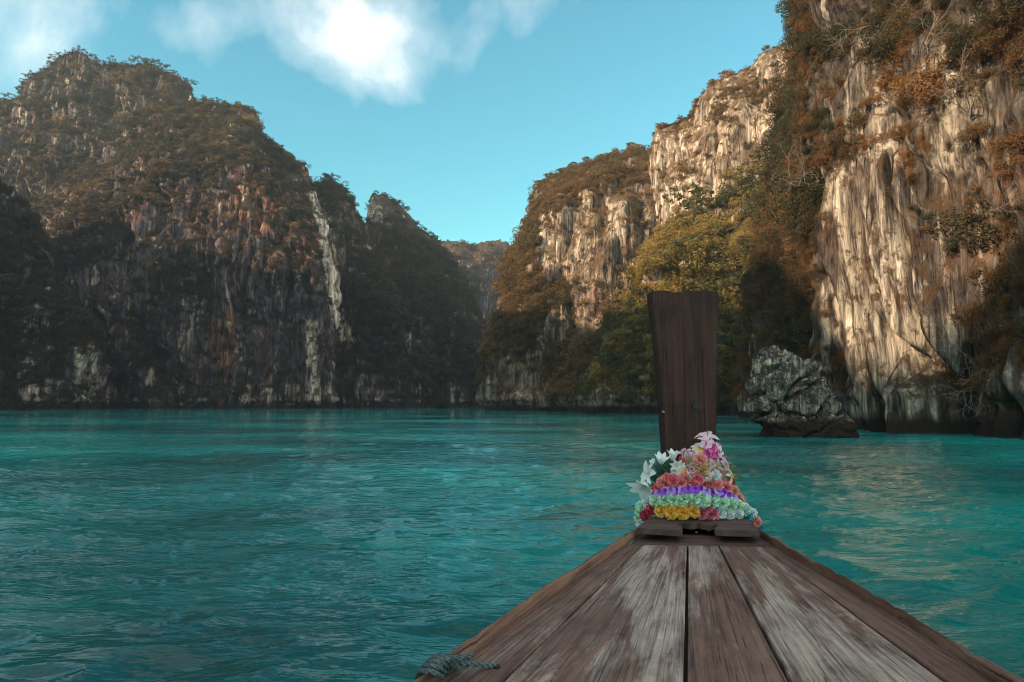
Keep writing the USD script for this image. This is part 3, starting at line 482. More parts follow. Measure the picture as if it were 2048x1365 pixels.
W_POST = wood_material("post_wood", (0.021, 0.009, 0.008), (0.060, 0.022, 0.016), (0.14, 0.066, 0.044), 0.40, worn_at=0.60, seed=17.0, grain=(30, 1.6))

Z0, KZ = 1.09, 0.04                                     # the deck rises a little towards the bow
deck = lambda px, py, dz=0.0: at_plane(px, py, Z0 + dz, KZ)
boat = thing("longtail_boat", "weathered wooden longtail boat bow with plank deck and tall dark stem post", "boat", (0, 0, 0))

def board(A0, A1, B0, B1, th, nu=10, nv=48, warp=0.002, seed=0, edge=0.006):
    """a plank: A0->A1 its left edge, B0->B1 its right edge, top face upwards; rounded worn edges. returns mesh and st"""
    A0, A1, B0, B1 = map(np.asarray, (A0, A1, B0, B1))
    u = np.linspace(0, 1, nu); v = np.linspace(0, 1, nv)
    w_ = np.linalg.norm(A0 - B0); u = np.concatenate([[0, min(0.15, edge / w_)], u[1:-1], [1 - min(0.15, edge / w_), 1]]); nu = len(u)
    Lf = A0 + (A1 - A0) * v[:, None]; Rt = B0 + (B1 - B0) * v[:, None]
    top = Lf[:, None] + (Rt - Lf)[:, None] * u[None, :, None]
    nz = warp * 2 * (meshkit.noise(top * [6, 2, 1] + seed * 3.7, 90) - 0.5) + warp * (meshkit.noise(top * [25, 6, 1] + seed, 91) - 0.5)
    top[..., 2] += nz; top[:, [0, -1], 2] -= edge * 0.8
    jit = 0.0022 * (meshkit.noise(np.stack([v * 14, 0 * v + seed, 0 * v], -1), 92) - 0.5)[:, None]
    top[:, 0, :1] += jit; top[:, -1, :1] -= jit
    bot = top.copy(); bot[..., 2] -= th
    st = np.stack([np.broadcast_to(u[None] * w_, (nv, nu)), np.broadcast_to((v * np.linalg.norm(A1 - A0))[:, None], (nv, nu))], -1)
    V = np.concatenate([top.reshape(-1, 3), bot.reshape(-1, 3)]); ST = np.concatenate([st.reshape(-1, 2)] * 2) + seed * 1.91; n0 = nu * nv
    i, j = np.meshgrid(np.arange(nv - 1), np.arange(nu - 1), indexing="ij"); q = np.stack([i * nu + j, i * nu + j + 1, (i + 1) * nu + j + 1, (i + 1) * nu + j], -1).reshape(-1, 4)
    Q = [q, q[:, ::-1] + n0]
    ring = [k for k in range(nu)] + [k * nu + nu - 1 for k in range(1, nv)] + [(nv - 1) * nu + k for k in range(nu - 2, -1, -1)] + [k * nu for k in range(nv - 2, 0, -1)]
    ring = np.array(ring); r2 = np.roll(ring, -1); Q.append(np.stack([ring, ring + n0, r2 + n0, r2], 1))
    return (V, np.vstack(Q)), ST
def extend(a, b, k):                                     # carry the line a->b on past b
    return b + (b - a) * k
# seams of the deck, far end and near end
FAR = [(1289, 1087), (1287, 1087), (1375, 1088), (1437, 1091), (1523, 1093), (1531, 1093)]
lines = [((1252, 1085), (890, 1322)), ((1287, 1087), (1003, 1365)), ((1375, 1087), (1371, 1365)), ((1437, 1091), (1581, 1365)), ((1523, 1093), (1894, 1365)), ((1552, 1093), (2010, 1352))]
ends = []
yfar = 3.05
for (a, b) in lines:
    p, q = deck(*a), deck(*b)
    d = (q - p) / (q[1] - p[1]); far = p + d * (2.86 - p[1]); near = p + d * (0.35 - p[1]); ends.append((near, far))
yb = float(deck(1400, 1089)[1])
ends = [(n_, n_ + (f_ - n_) * ((yb - n_[1]) / (f_[1] - n_[1]))) for n_, f_ in ends]
gap = np.array([0.0055, 0, 0])
for k in range(5):
    (an, af), (bn, bf) = ends[k], ends[k + 1]
    msh, st = board(an + gap, af + gap * 0.8, bn - gap, bf - gap * 0.8, 0.022, seed=k, edge=0.004)
    p = obj("deck_plank", msh, W_PLANK[k], boat, smooth=True, uv=st)
    tag(p, ["narrow dark plank beside the left rail", "broad plank left of centre with pale worn patches", "centre plank with flaking grey varnish", "broad pale worn plank right of centre", "narrow dark plank beside the right rail"][k])
# deck bearer beneath the planks, seen as darkness in the seams
msh, st = board(ends[0][0] + [-0.05, 0, -0.03], ends[0][1] + [-0.012, 0, -0.03], ends[5][0] + [0.04, 0, -0.03], ends[5][1] + [0.006, 0, -0.03], 0.02, seed=6)
obj("deck_bearer", msh, W_POST, boat, smooth=True, uv=st)
# rails
def rail(outer, inner, h, seed):
    def edge(px, dz):
        q = np.array([deck(a, b, dz) for a, b in px]); q = q[np.argsort(q[:, 1])]
        ext = lambda p, r_, y: p + (r_ - p) * ((y - p[1]) / (r_[1] - p[1]))
        return np.vstack([ext(q[0], q[2], 0.3)[None], q, ext(q[-1], q[-3], float(deck(1400, 1056)[1]) + 0.02)[None]])
    nv = 90; v = np.linspace(0, 1, nv)[:, None]; eo, ei = edge(outer, 0.035), edge(inner, 0.0)
    y = eo[-1, 1] + (eo[0, 1] - eo[-1, 1]) * v[:, 0]
    f_ = lambda e: np.stack([PchipInterpolator(e[:, 1], e[:, 0], extrapolate=True)(np.clip(y, e[0, 1], e[-1, 1])), y, Z0 + KZ * y], 1)
    O, I = f_(eo), f_(ei); O[:, 2] += 0.03
    bow = 0.004 * (meshkit.noise(np.stack([v[:, 0] * 16, 0 * v[:, 0] + seed, 0 * v[:, 0]], -1), 93) - 0.5)
    O[:, 0] += bow; zt = O[:, 2] + h - 0.03 + 0.006 * (meshkit.noise(np.stack([v[:, 0] * 22, 0 * v[:, 0] + seed, 0 * v[:, 0]], -1), 94) - 0.5) - 0.006 * (meshkit.noise(np.stack([v[:, 0] * 60, 0 * v[:, 0] + seed, 0 * v[:, 0]], -1), 95) > 0.78)
    prof = []                                                           # outer bottom, outer, outer top (rounded), inner top, inner bottom
    dirs = I - O
    for fx, zz in ((0.0, -0.07), (-0.03, 0.6), (0.02, 0.88), (0.16, 1.0), (0.55, 1.0), (0.86, 0.93), (0.99, 0.7), (1.0, -0.12), (0.5, -0.14)):
        q = O + dirs * fx; q[:, 2] = (O[:, 2] - 0.03) + (zt - O[:, 2] + 0.03) * zz; prof.append(q)
    G = np.stack(prof, 1); n = G.shape[1]
    i, j = np.meshgrid(np.arange(nv - 1), np.arange(n), indexing="ij"); j2 = (j + 1) % n
    Q = np.stack([i * n + j, (i + 1) * n + j, (i + 1) * n + j2, i * n + j2], -1).reshape(-1, 4)
    cap = np.array([[0, 1, 2, 8], [2, 3, 7, 8], [3, 4, 6, 7], [4, 5, 6, 6]]); Q = np.vstack([Q, cap, cap[:, ::-1] + (nv - 1) * n])
    st = np.stack([np.broadcast_to(np.linspace(0, 0.11, n)[None], (nv, n)), np.broadcast_to(v * 2.4, (nv, n))], -1).reshape(-1, 2) + seed
    return (G.reshape(-1, 3), Q), st
RAIL_L = [(1270, 1056), (1172, 1121), (1072, 1184), (1040, 1206), (996, 1237), (896, 1311), (838, 1356)], [(1289, 1063), (1201, 1126), (1128, 1175), (1040, 1232), (986, 1273), (946, 1306), (879, 1354)]
RAIL_R = [(1528, 1063), (1612, 1110), (1700, 1162), (1780, 1207), (1872, 1260), (1968, 1323), (2036, 1361)], [(1516, 1073), (1562, 1103), (1626, 1140), (1700, 1181), (1780, 1230), (1880, 1294), (1968, 1341), (2005, 1362)]
for (oe, ie), sd in ((RAIL_L, 1.0), (RAIL_R, 4.0)):
    msh, st = rail(oe, ie, 0.036, sd)
    m_ = trimesh.Trimesh(*meshkit.arrays(msh)[:2], process=False); trimesh.repair.fix_normals(m_)
    obj("rail", (m_.vertices, m_.faces), W_RAIL, boat, smooth=True, uv=st)
# cross beam behind the planks and the dark well in front of the carved board
a, b = deck(1262, 1087, 0.004), deck(1548, 1093, 0.004); c_, d_ = deck(1278, 1066, 0.004), deck(1520, 1070, 0.004)
msh, st = board(a, c_, b, d_, 0.03, nv=12, nu=40, seed=8, edge=0.003); st = st[:, ::-1]
obj("cross_beam", msh, W_DARK, boat, smooth=True, uv=st)
a, b = deck(1279, 1067, -0.012), deck(1530, 1070, -0.012); c_, d_ = deck(1300, 1034, -0.012), deck(1505, 1034, -0.012)
msh, st = board(a, c_, b, d_, 0.02, nv=12, nu=30, seed=9); obj("well_floor", msh, W_POST, boat, smooth=True, uv=st[:, ::-1])
# the carved cap board: a bracket shaped notch in its near edge
DZ = 0.055
outl = [(1272, 1055), (1300, 1058), (1330, 1060), (1362, 1061), (1365, 1056), (1364, 1052), (1357, 1050), (1358, 1047), (1366, 1046), (1378, 1048), (1388, 1048), (1395, 1046), (1403, 1048), (1418, 1050), (1430, 1049), (1435, 1051), (1433, 1054), (1428, 1055), (1431, 1060), (1445, 1061), (1480, 1062), (1519, 1062), (1500, 1040), (1494, 1034), (1303, 1034), (1297, 1039)]
from shapely.geometry import Polygon
poly = Polygon([tuple(deck(a, b, DZ)[:2]) for a, b in outl]).buffer(-0.0015).buffer(0.0015)
import manifold3d as mf
from shapely.geometry.polygon import orient
ccw = lambda p: np.array(orient(p, 1.0).exterior.coords)[:-1]
def plate(poly, z, th, bev=0.003):
    cs = mf.CrossSection([ccw(poly)])
    lay = [(0, 0.0), (th - bev, 0.0), (th, -bev)]
    m = mf.Manifold.extrude(cs, th - bev) + mf.Manifold.extrude(cs.offset(-bev, mf.JoinType.Round, 2.0, 12), th)
    m = m.refine_to_length(0.02); mm = m.to_mesh(); v = np.array(mm.vert_properties[:, :3]); v[:, 2] += z + KZ * v[:, 1]
    return v, np.array(mm.tri_verts)
v, f = plate(poly, Z0 + DZ - 0.024, 0.024)
obj("cap_board", (v, f), W_DARK, boat, uv=np.stack([v[:, 1] + 0.3 * v[:, 2], v[:, 0]], 1))
# block under the garlands, between the carved board and the stem post
q_ = [at_plane(a, b, Z0 + 0.035, KZ) for a, b in ((1296, 1043), (1500, 1043))]
poly = Polygon([(q_[0][0], q_[0][1]), (q_[1][0], q_[1][1]), (float(at_y(1440, 1000, 3.6)[0]), 3.58), (float(at_y(1332, 1000, 3.6)[0]), 3.58)])
v, f = plate(poly, Z0 + 0.005, 0.03)
obj("bow_block", (v, f), W_DARK, boat, uv=np.stack([v[:, 0], v[:, 1] + 0.3 * v[:, 2]], 1))
# hull: planked sides running in to the stem
ys = np.linspace(-2.4, 3.62, 40)
def hull(side):
    pl, pr = deck(949, 1314), deck(1291, 1073); ql, qr = deck(1996, 1365), deck(1531, 1084)
    el = deck(838, 1362, 0.03), deck(1290, 1059, 0.03); er = deck(2041, 1365, 0.03), deck(1522, 1062, 0.03)
    (p, q) = el if side < 0 else er
    P = []
    for y in ys:
        xx = p[0] + (q[0] - p[0]) * (y - p[1]) / (q[1] - p[1]); cx = 0.98 - 0.0 * y
        if y < 0.6: xe = p[0] + (q[0] - p[0]) * (0.6 - p[1]) / (q[1] - p[1]); xx = xe + (xx - xe) * 0.35
        cx = 0.965
        half = abs(xx - cx) * (1 if y < 3.3 else max(0.12, 1 - (y - 3.3) / 0.36)); zt = Z0 + KZ * y - 0.015; keel = -0.25 if y < 2.4 else -0.25 + (zt + 0.1) * ((y - 2.4) / 1.22) ** 2 * 0.9
        row = []
        for t in np.linspace(0, 1, 11): row.append((cx + side * half * (1 - t) ** 0.55, y, zt + (keel - zt) * t ** 1.0))
        P.append(row)
    P = np.array(P); n = P.shape[1]; i, j = np.meshgrid(np.arange(len(ys) - 1), np.arange(n - 1), indexing="ij")
    Q = np.stack([i * n + j, (i + 1) * n + j, (i + 1) * n + j + 1, i * n + j + 1], -1).reshape(-1, 4)
    if side > 0: Q = Q[:, ::-1]
    st = np.stack([np.broadcast_to(np.linspace(0, 1.4, n)[None], P.shape[:2]), np.broadcast_to(ys[:, None], P.shape[:2])], -1).reshape(-1, 2)
    obj("hull_side", (P.reshape(-1, 3), Q), W_RAIL, boat, smooth=True, uv=st)
hull(-1); hull(1)
# the stem post
YP = 3.42
fr = [(1303, 581), (1340, 580), (1342, 583), (1368, 584), (1371, 580), (1405, 580), (1440, 582), (1439, 612), (1437, 660), (1436, 730), (1436, 800), (1434, 860), (1432, 930), (1432, 1045), (1338, 1045), (1335, 980), (1332, 905), (1326, 830), (1320, 740), (1312, 650), (1306, 610)]
poly = Polygon([(float(p[0]), float(p[2])) for p in (at_y(a, b, YP) for a, b in fr)])
cs = mf.CrossSection([ccw(poly)]).offset(-0.006, mf.JoinType.Round, 2.0, 8)
m = (mf.Manifold.extrude(cs, 0.11).translate([0, 0, 0]) + mf.Manifold.extrude(cs.offset(0.006, mf.JoinType.Round, 2.0, 8), 0.098).translate([0, 0, 0.006])).refine_to_length(0.03)
mm = m.to_mesh(); v = np.array(mm.vert_properties[:, :3]); f = np.array(mm.tri_verts)
v = np.stack([v[:, 0], YP + v[:, 2], v[:, 1]], 1); v[:, 1] += 0.004 * (meshkit.noise(v * [9, 2, 2], 55) - 0.5); v[:, 0] += 0.004 * (meshkit.noise(v * [2, 2, 9], 56) - 0.5); v[:, 1] += 0.02 * (v[:, 2] - 1.2)
post = obj("stem_post", (v, f[:, ::-1]), W_POST, boat, uv=np.stack([v[:, 0] + 0.5 * v[:, 1], v[:, 2]], 1)); tag(post, "tall dark plank post widening towards its top")
IRON = plain("dark_iron", (0.03, 0.022, 0.02), 0.6, 0.4)
for a, b in ((1393, 812), (1327, 824)):
    c = at_y(a, b, YP); r_ = 0.02 if a > 1350 else 0.006
    m = trimesh.creation.cylinder(radius=r_, height=0.02, sections=20); m.apply_transform(trimesh.transformations.rotation_matrix(math.pi / 2, [1, 0, 0])); m.apply_translation(c + [0, -0.004 + 0.02 * (c[2] - 1.2), 0])
    obj("bolt", m, IRON if a > 1350 else plain("pale_nail", (0.32, 0.30, 0.29)), post)
# shavings lying on the well floor
for a, b in ((1404, 1060), (1417, 1064), (1393, 1067), (1305, 1062), (1337, 1064), (1440, 1070)):
    c = deck(a, b, 0.006); m = trimesh.creation.icosphere(1, 0.004); m.vertices *= [1.4, 0.9, 0.5]; m.vertices += np.random.default_rng(a).normal(0, .0006, m.vertices.shape); m.apply_translation(c + [0, 0, 0.004])
    tag(obj("petal_scrap", m, plain(f"scrap_{a}", (0.7, 0.68, 0.66)), None), f"tiny pale scrap on the boat's dark cross beam, {['left end', 'near the left end', 'front', 'middle left', 'middle right', 'right of the notch'][[1305,1337,1393,1404,1417,1440].index(a)]}", "scrap")

# ------------------------------------------------------------------ flowers
PETAL = usdkit.material(stage, L + "/petal_cloth", {"a": ("attribute", {"attribute": "petal"}), "d": ("principled_bsdf", {"roughness": 0.75, "specular_ior_level": 0.2}), "t": ("translucent_bsdf", {}), "m": ("mix_closure", {"fac": 0.25})},
                        [("a.color", "d.base_color"), ("a.color", "t.color"), ("d.BSDF", "m.closure1"), ("t.BSDF", "m.closure2")], surface="m.closure")
def frame(axis):
    a = np.asarray(axis, float); a /= np.linalg.norm(a); t = np.cross(a, [0.13, 0.2, 0.97]); t /= np.linalg.norm(t); return t, np.cross(a, t), a
def sheet(rows, cols_):
    """rows: list of (k,3) point rows -> vertices, quads"""
    k = len(rows[0]); V = np.vstack(rows); n = len(rows)
    i, j = np.meshgrid(np.arange(n - 1), np.arange(k - 1), indexing="ij")
    return V, np.stack([i * k + j, i * k + j + 1, (i + 1) * k + j + 1, (i + 1) * k + j], -1).reshape(-1, 4), np.repeat(np.asarray(cols_, float), k, 0)
def join(parts):
    V, Q, C, n = [], [], [], 0
    for v, q, c in parts: V.append(v); Q.append(q + n); C.append(c); n += len(v)
    return np.vstack(V), np.vstack(Q), np.vstack(C)
def carnation(c, R, axis, deep, pale, seed, n=30):
    r = np.random.default_rng(seed); t, b, a = frame(axis); P = []
    for k in range(n):
        el = math.acos(1 - 1.35 * (k + 0.5) / n); az = k * 2.399 + r.normal(0, .2)
        d = math.sin(el) * (math.cos(az) * t + math.sin(az) * b) + math.cos(el) * a
        s_ = np.cross(d, a + r.normal(0, .25, 3)); s_ /= np.linalg.norm(s_) + 1e-9; u = np.cross(s_, d)
        w = R * r.uniform(0.42, 0.62); rows = []
        for q, (rad, ww) in enumerate(((0.15, 0.10), (0.62, 0.62), (0.95, 1.0))):
            x = np.linspace(-1, 1, 6); ruf = r.normal(0, 0.13, 6) * R * (q / 2) ; dr = r.normal(0, 0.07, 6) * R * (q / 2)
            rows.append(c + d * (rad * R * (1 - 0.12 * x[:, None] ** 2)) + s_ * (x[:, None] * w * ww) + u * ruf[:, None] + d * dr[:, None])
        sh = r.uniform(0.88, 1.1); P.append(sheet(rows, [np.array(deep) * sh, (0.5 * np.array(deep) + 0.5 * np.array(pale)) * sh, np.array(pale) * sh]))
    return join(P)
def petal(c, d, nrm, ln, wd, curl, cols_, cup=0.25, tip=0.0, n=6):
    d = np.asarray(d, float); d /= np.linalg.norm(d); s_ = np.cross(d, nrm); s_ /= np.linalg.norm(s_) + 1e-9; u = np.cross(s_, d); u *= np.sign(u @ nrm) or 1
    rows, cc = [], []; pos = np.array(c, float); ang_ = 0.0
    for k in range(n + 1):
        q = k / n; w = wd * (math.sin(math.pi * (0.06 + 0.94 * q ** 0.85)) ** 0.8 + 0.02) * (1 - tip * q)
        x = np.linspace(-1, 1, 5)
        rows.append(pos + s_ * (x[:, None] * w) + u * (cup * w * (x[:, None] ** 2)))
        ang_ += curl / n; pos = pos + (d * math.cos(ang_) - u * math.sin(ang_)) * (ln / n)
        f_ = q * (len(cols_) - 1); i_ = min(int(f_), len(cols_) - 2); cc.append(np.array(cols_[i_]) * (1 - f_ + i_) + np.array(cols_[i_ + 1]) * (f_ - i_))
    return sheet(rows, cc)
def lily(c, R, axis, cols_, seed, n=6, curl=1.2, wd=0.2, openness=0.9, core=(0.55, 0.38, 0.05)):
    r = np.random.default_rng(seed); t, b, a = frame(axis); P = []
    for k in range(n):
        az = 2 * math.pi * k / n + r.normal(0, .12); o = math.cos(az) * t + math.sin(az) * b
        d = a * (1.25 - openness) + o * openness
        P.append(petal(c + o * R * .05, d, a * openness - o * (1.25 - openness) + a * .3, R * r.uniform(.9, 1.15), R * wd * (1.15 if k % 2 else .85), curl * r.uniform(.7, 1.3), cols_))
    for k in range(5):
        az = r.uniform(0, 6.28); o = math.cos(az) * t + math.sin(az) * b
        P.append(petal(c, a + 0.25 * o, o, R * .6, R * .03, 0.2, [core, core, core]))
    return join(P)
def orchid(c, R, axis, cols_, lip, seed):
    r = np.random.default_rng(seed); t, b, a = frame(axis); P = []
    for k, (az, wd, ln) in enumerate(((90, .42, .95), (200, .36, .9), (340, .36, .9), (150, .55, 1.0), (30, .55, 1.0))):
        az = math.radians(az + r.normal(0, 8)); o = math.cos(az) * t + math.sin(az) * b
        P.append(petal(c, o + 0.25 * a, a, R * ln, R * wd, 0.5 * r.uniform(.4, 1.4), cols_, cup=.15))
    o = -b + 0.7 * a; P.append(petal(c + a * R * .1, o, a, R * .6, R * .22, 1.0, [lip, lip], cup=.6))
    return join(P)
def flower(parent, name, vqc):
    v, q, c = vqc; return obj(name, (v, q), PETAL, parent, smooth=True, attrs={"petal": np.clip(c, 0, 1)})

YG = 3.24
def gpos(px, py, dy=0.0): return at_y(px, py, YG + dy)
def outward(px, py, cx=1396.0): return np.array([(px - cx) / 110.0, -1.0, 0.55])
PX = YG / F
WHITE, MINT, YEL = (0.74, 0.76, 0.74), (0.50, 0.78, 0.62), (0.86, 0.56, 0.12)
def garland(name, label, items, seed, kind="carnation", out=0.0):
    t = thing(name, label, "garland", (0, 0, 0)); r = np.random.default_rng(seed)
    for n_, (px, py, rp, deep, pale) in enumerate(items):
        dy = out + 0.10 * ((px - 1396) / 120.0) ** 2 + r.normal(0, 0.006)
        c = gpos(px, py, dy); ax = outward(px, py) + r.normal(0, .25, 3)
        if kind == "orchid": flower(t, "flower", orchid(c, rp * PX * 1.15, ax, [deep, pale, pale], tuple(0.8 * c_ for c_ in deep), seed * 100 + n_))
        else: flower(t, "flower", carnation(c, rp * PX * (1.0 if out < -0.08 else 1.12), ax, deep, pale, seed * 100 + n_))
    it = sorted(items); pts = [gpos(a[0], a[1] + 2, 0.10 * ((a[0] - 1396) / 120.0) ** 2 + 0.02) for a in it]
    obj("string", tube(pts, 0.003, 6), plain(f"{name}_string", (0.3, 0.24, 0.18)), t)
    return t
RED = ((0.34, 0.02, 0.05), (0.66, 0.10, 0.14)); ROSE = ((0.48, 0.05, 0.13), (0.78, 0.26, 0.32)); GOLD = ((0.86, 0.36, 0.02), (0.96, 0.64, 0.14)); MINTC = ((0.62, 0.74, 0.36), (0.60, 0.86, 0.74)); WHI = ((0.62, 0.70, 0.70), (0.82, 0.86, 0.86)); BLU = ((0.01, 0.22, 0.36), (0.04, 0.45, 0.58)); SAL = ((0.75, 0.20, 0.16), (0.90, 0.48, 0.38)); PINK = ((0.80, 0.05, 0.12), (0.95, 0.30, 0.34)); PINK2 = ((0.76, 0.06, 0.12), (0.96, 0.44, 0.42))
row1 = [(1281, 1047, 10, *WHI), (1275, 1038, 8, *MINTC), (1279, 1025, 10, *MINTC), (1292, 1030, 13, *RED), (1304, 1018, 13, *RED), (1322, 1022, 14, *GOLD), (1343, 1026, 14, *GOLD), (1366, 1027, 14, *GOLD), (1387, 1024, 14, *GOLD), (1378, 1013, 10, *GOLD), (1333, 1014, 11, *GOLD), (1356, 1016, 11, *GOLD), (1404, 1026, 14, *ROSE), (1425, 1028, 14, *ROSE), (1414, 1017, 12, *ROSE), (1441, 1026, 12, *WHI), (1459, 1029, 12, *WHI), (1476, 1028, 12, *WHI), (1489, 1020, 12, *MINTC), (1496, 1034, 9, *BLU), (1505, 1027, 10, *WHI), (1511, 1043, 12, *SAL), (1523, 1056, 5, *BLU)]
garland("flower_garland", "lowest flower garland of yellow, rose and white blooms along the carved board", row1, 1, out=-0.085)
row2 = [(1283, 1014, 11, *MINTC), (1296, 1006, 12, *WHI), (1311, 1003, 13, *MINTC), (1330, 1001, 14, *MINTC), (1349, 1000, 15, *MINTC), (1369, 999, 14, *MINTC), (1389, 1001, 14, *MINTC), (1406, 1000, 15, *MINTC), (1426, 1003, 14, *MINTC), (1444, 1005, 14, *MINTC), (1461, 1007, 13, *MINTC), (1476, 1012, 12, *MINTC), (1490, 1018, 11, *WHI), (1340, 1009, 10, *MINTC), (1398, 1010, 10, *MINTC), (1436, 1013, 9, *WHI)]
garland("flower_garland", "pale mint green flower garland above the yellow one", row2, 2, out=-0.08)
PUR, PUR2 = ((0.20, 0.02, 0.42), (0.36, 0.10, 0.62)), ((0.30, 0.14, 0.50), (0.52, 0.34, 0.72))
row3 = [(1308, 990, 9, *PUR2), (1318, 986, 10, *PUR2), (1330, 983, 10, *PUR), (1341, 981, 11, *PUR2), (1354, 980, 11, *PUR), (1366, 980, 11, *PUR2), (1378, 979, 11, *PUR), (1390, 980, 11, *PUR), (1402, 979, 12, *PUR), (1413, 982, 10, *PUR2), (1424, 985, 11, *PUR), (1436, 984, 10, *PUR2), (1447, 986, 12, *PUR), (1458, 990, 10, *PUR), (1467, 995, 9, *PUR2)]
garland("orchid_garland", "thin purple orchid garland between the pink and mint garlands", row3, 3, "orchid", out=-0.085)
row4 = [(1307, 988, 11, *PINK), (1315, 977, 12, *PINK), (1328, 968, 15, *PINK2), (1338, 976, 12, *PINK), (1347, 962, 13, *PINK), (1360, 968, 15, *PINK2), (1370, 957, 13, *PINK2), (1384, 968, 14, *PINK2), (1396, 959, 12, *PINK), (1408, 969, 14, *PINK), (1421, 965, 14, *PINK2), (1433, 970, 13, *PINK2), (1444, 968, 12, *PINK), (1452, 976, 13, *PINK2), (1467, 983, 11, *SAL), (1475, 995, 11, *SAL), (1482, 1004, 8, *SAL), (1334, 958, 11, *PINK)]
garland("flower_garland", "coral pink carnation garland below the mixed bouquet", row4, 4)

bq = thing("flower_bouquet", "peaked bouquet of lilies and orchids tied to the post's foot", "bouquet")
LIL = [(0.42, 0.42, 0.20), (0.62, 0.34, 0.46), (0.80, 0.62, 0.68)]; LIL2 = [(0.36, 0.30, 0.14), (0.42, 0.32, 0.24), (0.66, 0.52, 0.50)]; LILV = [(0.55, 0.35, 0.55), (0.66, 0.46, 0.66), (0.80, 0.68, 0.80)]; MAG = [(0.35, 0.01, 0.14), (0.66, 0.06, 0.30), (0.80, 0.28, 0.50)]
LPK = [(0.86, 0.80, 0.82), (0.82, 0.52, 0.64), (0.88, 0.74, 0.80)]; CRM = [(0.55, 0.48, 0.25), (0.74, 0.66, 0.42), (0.80, 0.70, 0.55)]; WHT = [(0.62, 0.74, 0.62), (0.80, 0.86, 0.85), (0.84, 0.88, 0.88)]
for n_, (ty, px, py, rp, col, dx, dz, dy) in enumerate([
    ("lily", 1414, 873, 25, LPK, 0.05, 1.0, 0.02), ("lily", 1417, 882, 20, LPK, 0.3, 0.5, 0.0), ("orchid", 1412, 888, 12, LPK, -.3, .3, -.02), ("orchid", 1421, 893, 14, MAG, .2, .2, -.02), ("orchid", 1430, 905, 13, MAG, .4, .1, -.02), ("orchid", 1419, 906, 13, MAG, 0, 0, -.03),
    ("orchid", 1437, 893, 11, LPK, .8, .4, 0.0), ("orchid", 1441, 906, 11, LPK, .8, .1, 0.0), ("orchid", 1426, 918, 12, [(0.35, .0, .04), (.6, .03, .1), (.7, .1, .2)], .2, 0, -.02), ("orchid", 1436, 918, 12, MAG, .5, 0, -.01), ("lily", 1393, 893, 14, WHT, -.6, .8, .02), ("orchid", 1400, 898, 12, [(.8, .45, .1), (.85, .6, .25), (.8, .7, .6)], -.2, .4, -.01),
    ("orchid", 1388, 911, 13, [(.8, .8, .5), (.8, .8, .85), (.25, .6, .75)], -.4, .2, -.02), ("carnation", 1400, 921, 15, SAL, -.1, .2, -.05), ("lily", 1371, 908, 20, [(.45, .08, .2), (.7, .45, .58), (.8, .66, .7)], -.5, .5, 0), ("lily", 1377, 925, 20, LIL2, -.3, -.2, -.03), ("orchid", 1360, 931, 12, WHT, -.6, .2, -.02), ("orchid", 1366, 918, 9, [(.5, .05, .06), (.6, .1, .1)], -.4, .2, -.02),
    ("orchid", 1371, 942, 12, [(.85, .6, .08), (.82, .6, .2), (.8, .66, .6)], -.2, 0, -.05), ("lily", 1446, 917, 19, LILV, .8, .5, 0), ("lily", 1452, 929, 18, LILV, .9, .3, -.01), ("lily", 1432, 935, 20, LIL2, .3, .1, -.05), ("lily", 1415, 925, 17, CRM, .1, .3, -.04), ("carnation", 1405, 943, 14, (( .45, .22, .06), (.72, .50, .20)), 0, 0, -.06), ("orchid", 1388, 943, 12, [(.3, .01, .06), (.55, .03, .12), (.6, .1, .2)], -.2, 0, -.06),
    ("lily", 1450, 942, 20, LIL2, .8, -.1, -.03), ("lily", 1462, 952, 20, CRM, 1.2, .3, -.02), ("carnation", 1461, 965, 11, ((.20, .04, .04), (.42, .14, .12)), .8, -.2, -.02), ("carnation", 1380, 951, 12, WHI, -.2, .1, -.05), ("carnation", 1413, 953, 12, ((.75, .5, .4), (.88, .74, .7)), .1, .1, -.07), ("carnation", 1431, 952, 12, WHI, .3, .1, -.06), ("carnation", 1396, 950, 11, ((.6, .2, .3), (.8, .5, .6)), 0, .1, -.06),
    ("lily", 1440, 944, 15, [(.5, .06, .1), (.62, .3, .4), (.75, .6, .6)], .6, .1, -.05), ("orchid", 1352, 944, 12, WHT, -.6, .1, -.03), ("lily", 1386, 932, 15, LIL, -.3, .3, -.05), ("lily", 1424, 930, 14, LIL, .2, .3, -.06)]):
    c = gpos(px, py, 0.06 + dy); ax = np.array([dx, -0.8, dz + 0.15])
    if ty == "lily": flower(bq, "lily", lily(c, rp * PX * 1.1, ax, col, 40 + n_))
    elif ty == "orchid": flower(bq, "orchid", orchid(c, rp * PX * 1.15, ax, col, (0.7, 0.3, 0.35), 40 + n_))
    else: flower(bq, "carnation", carnation(c, rp * PX, ax, col[0], col[1], 40 + n_))
for k, (px, py, dx, dz, ln) in enumerate([(1356, 935, -.9, .3, 34), (1425, 928, .6, .6, 30), (1440, 935, .9, .2, 34), (1405, 930, -.2, .8, 30), (1390, 925, -.6, .5, 30), (1450, 948, 1, -.2, 28)]):
    flower(bq, "leaf", petal(gpos(px, py, .07), (dx, -.5, dz), (0, -1, .3), ln * PX, 6 * PX, .7, [(.05, .06, .03), (.12, .12, .06), (.2, .18, .1)]))
obj("stem", tube([gpos(1413, 878, .08), gpos(1408, 920, .09), gpos(1402, 965, .1)], 0.006, 6), plain("flower_stem", (.10, .13, .06)), bq)

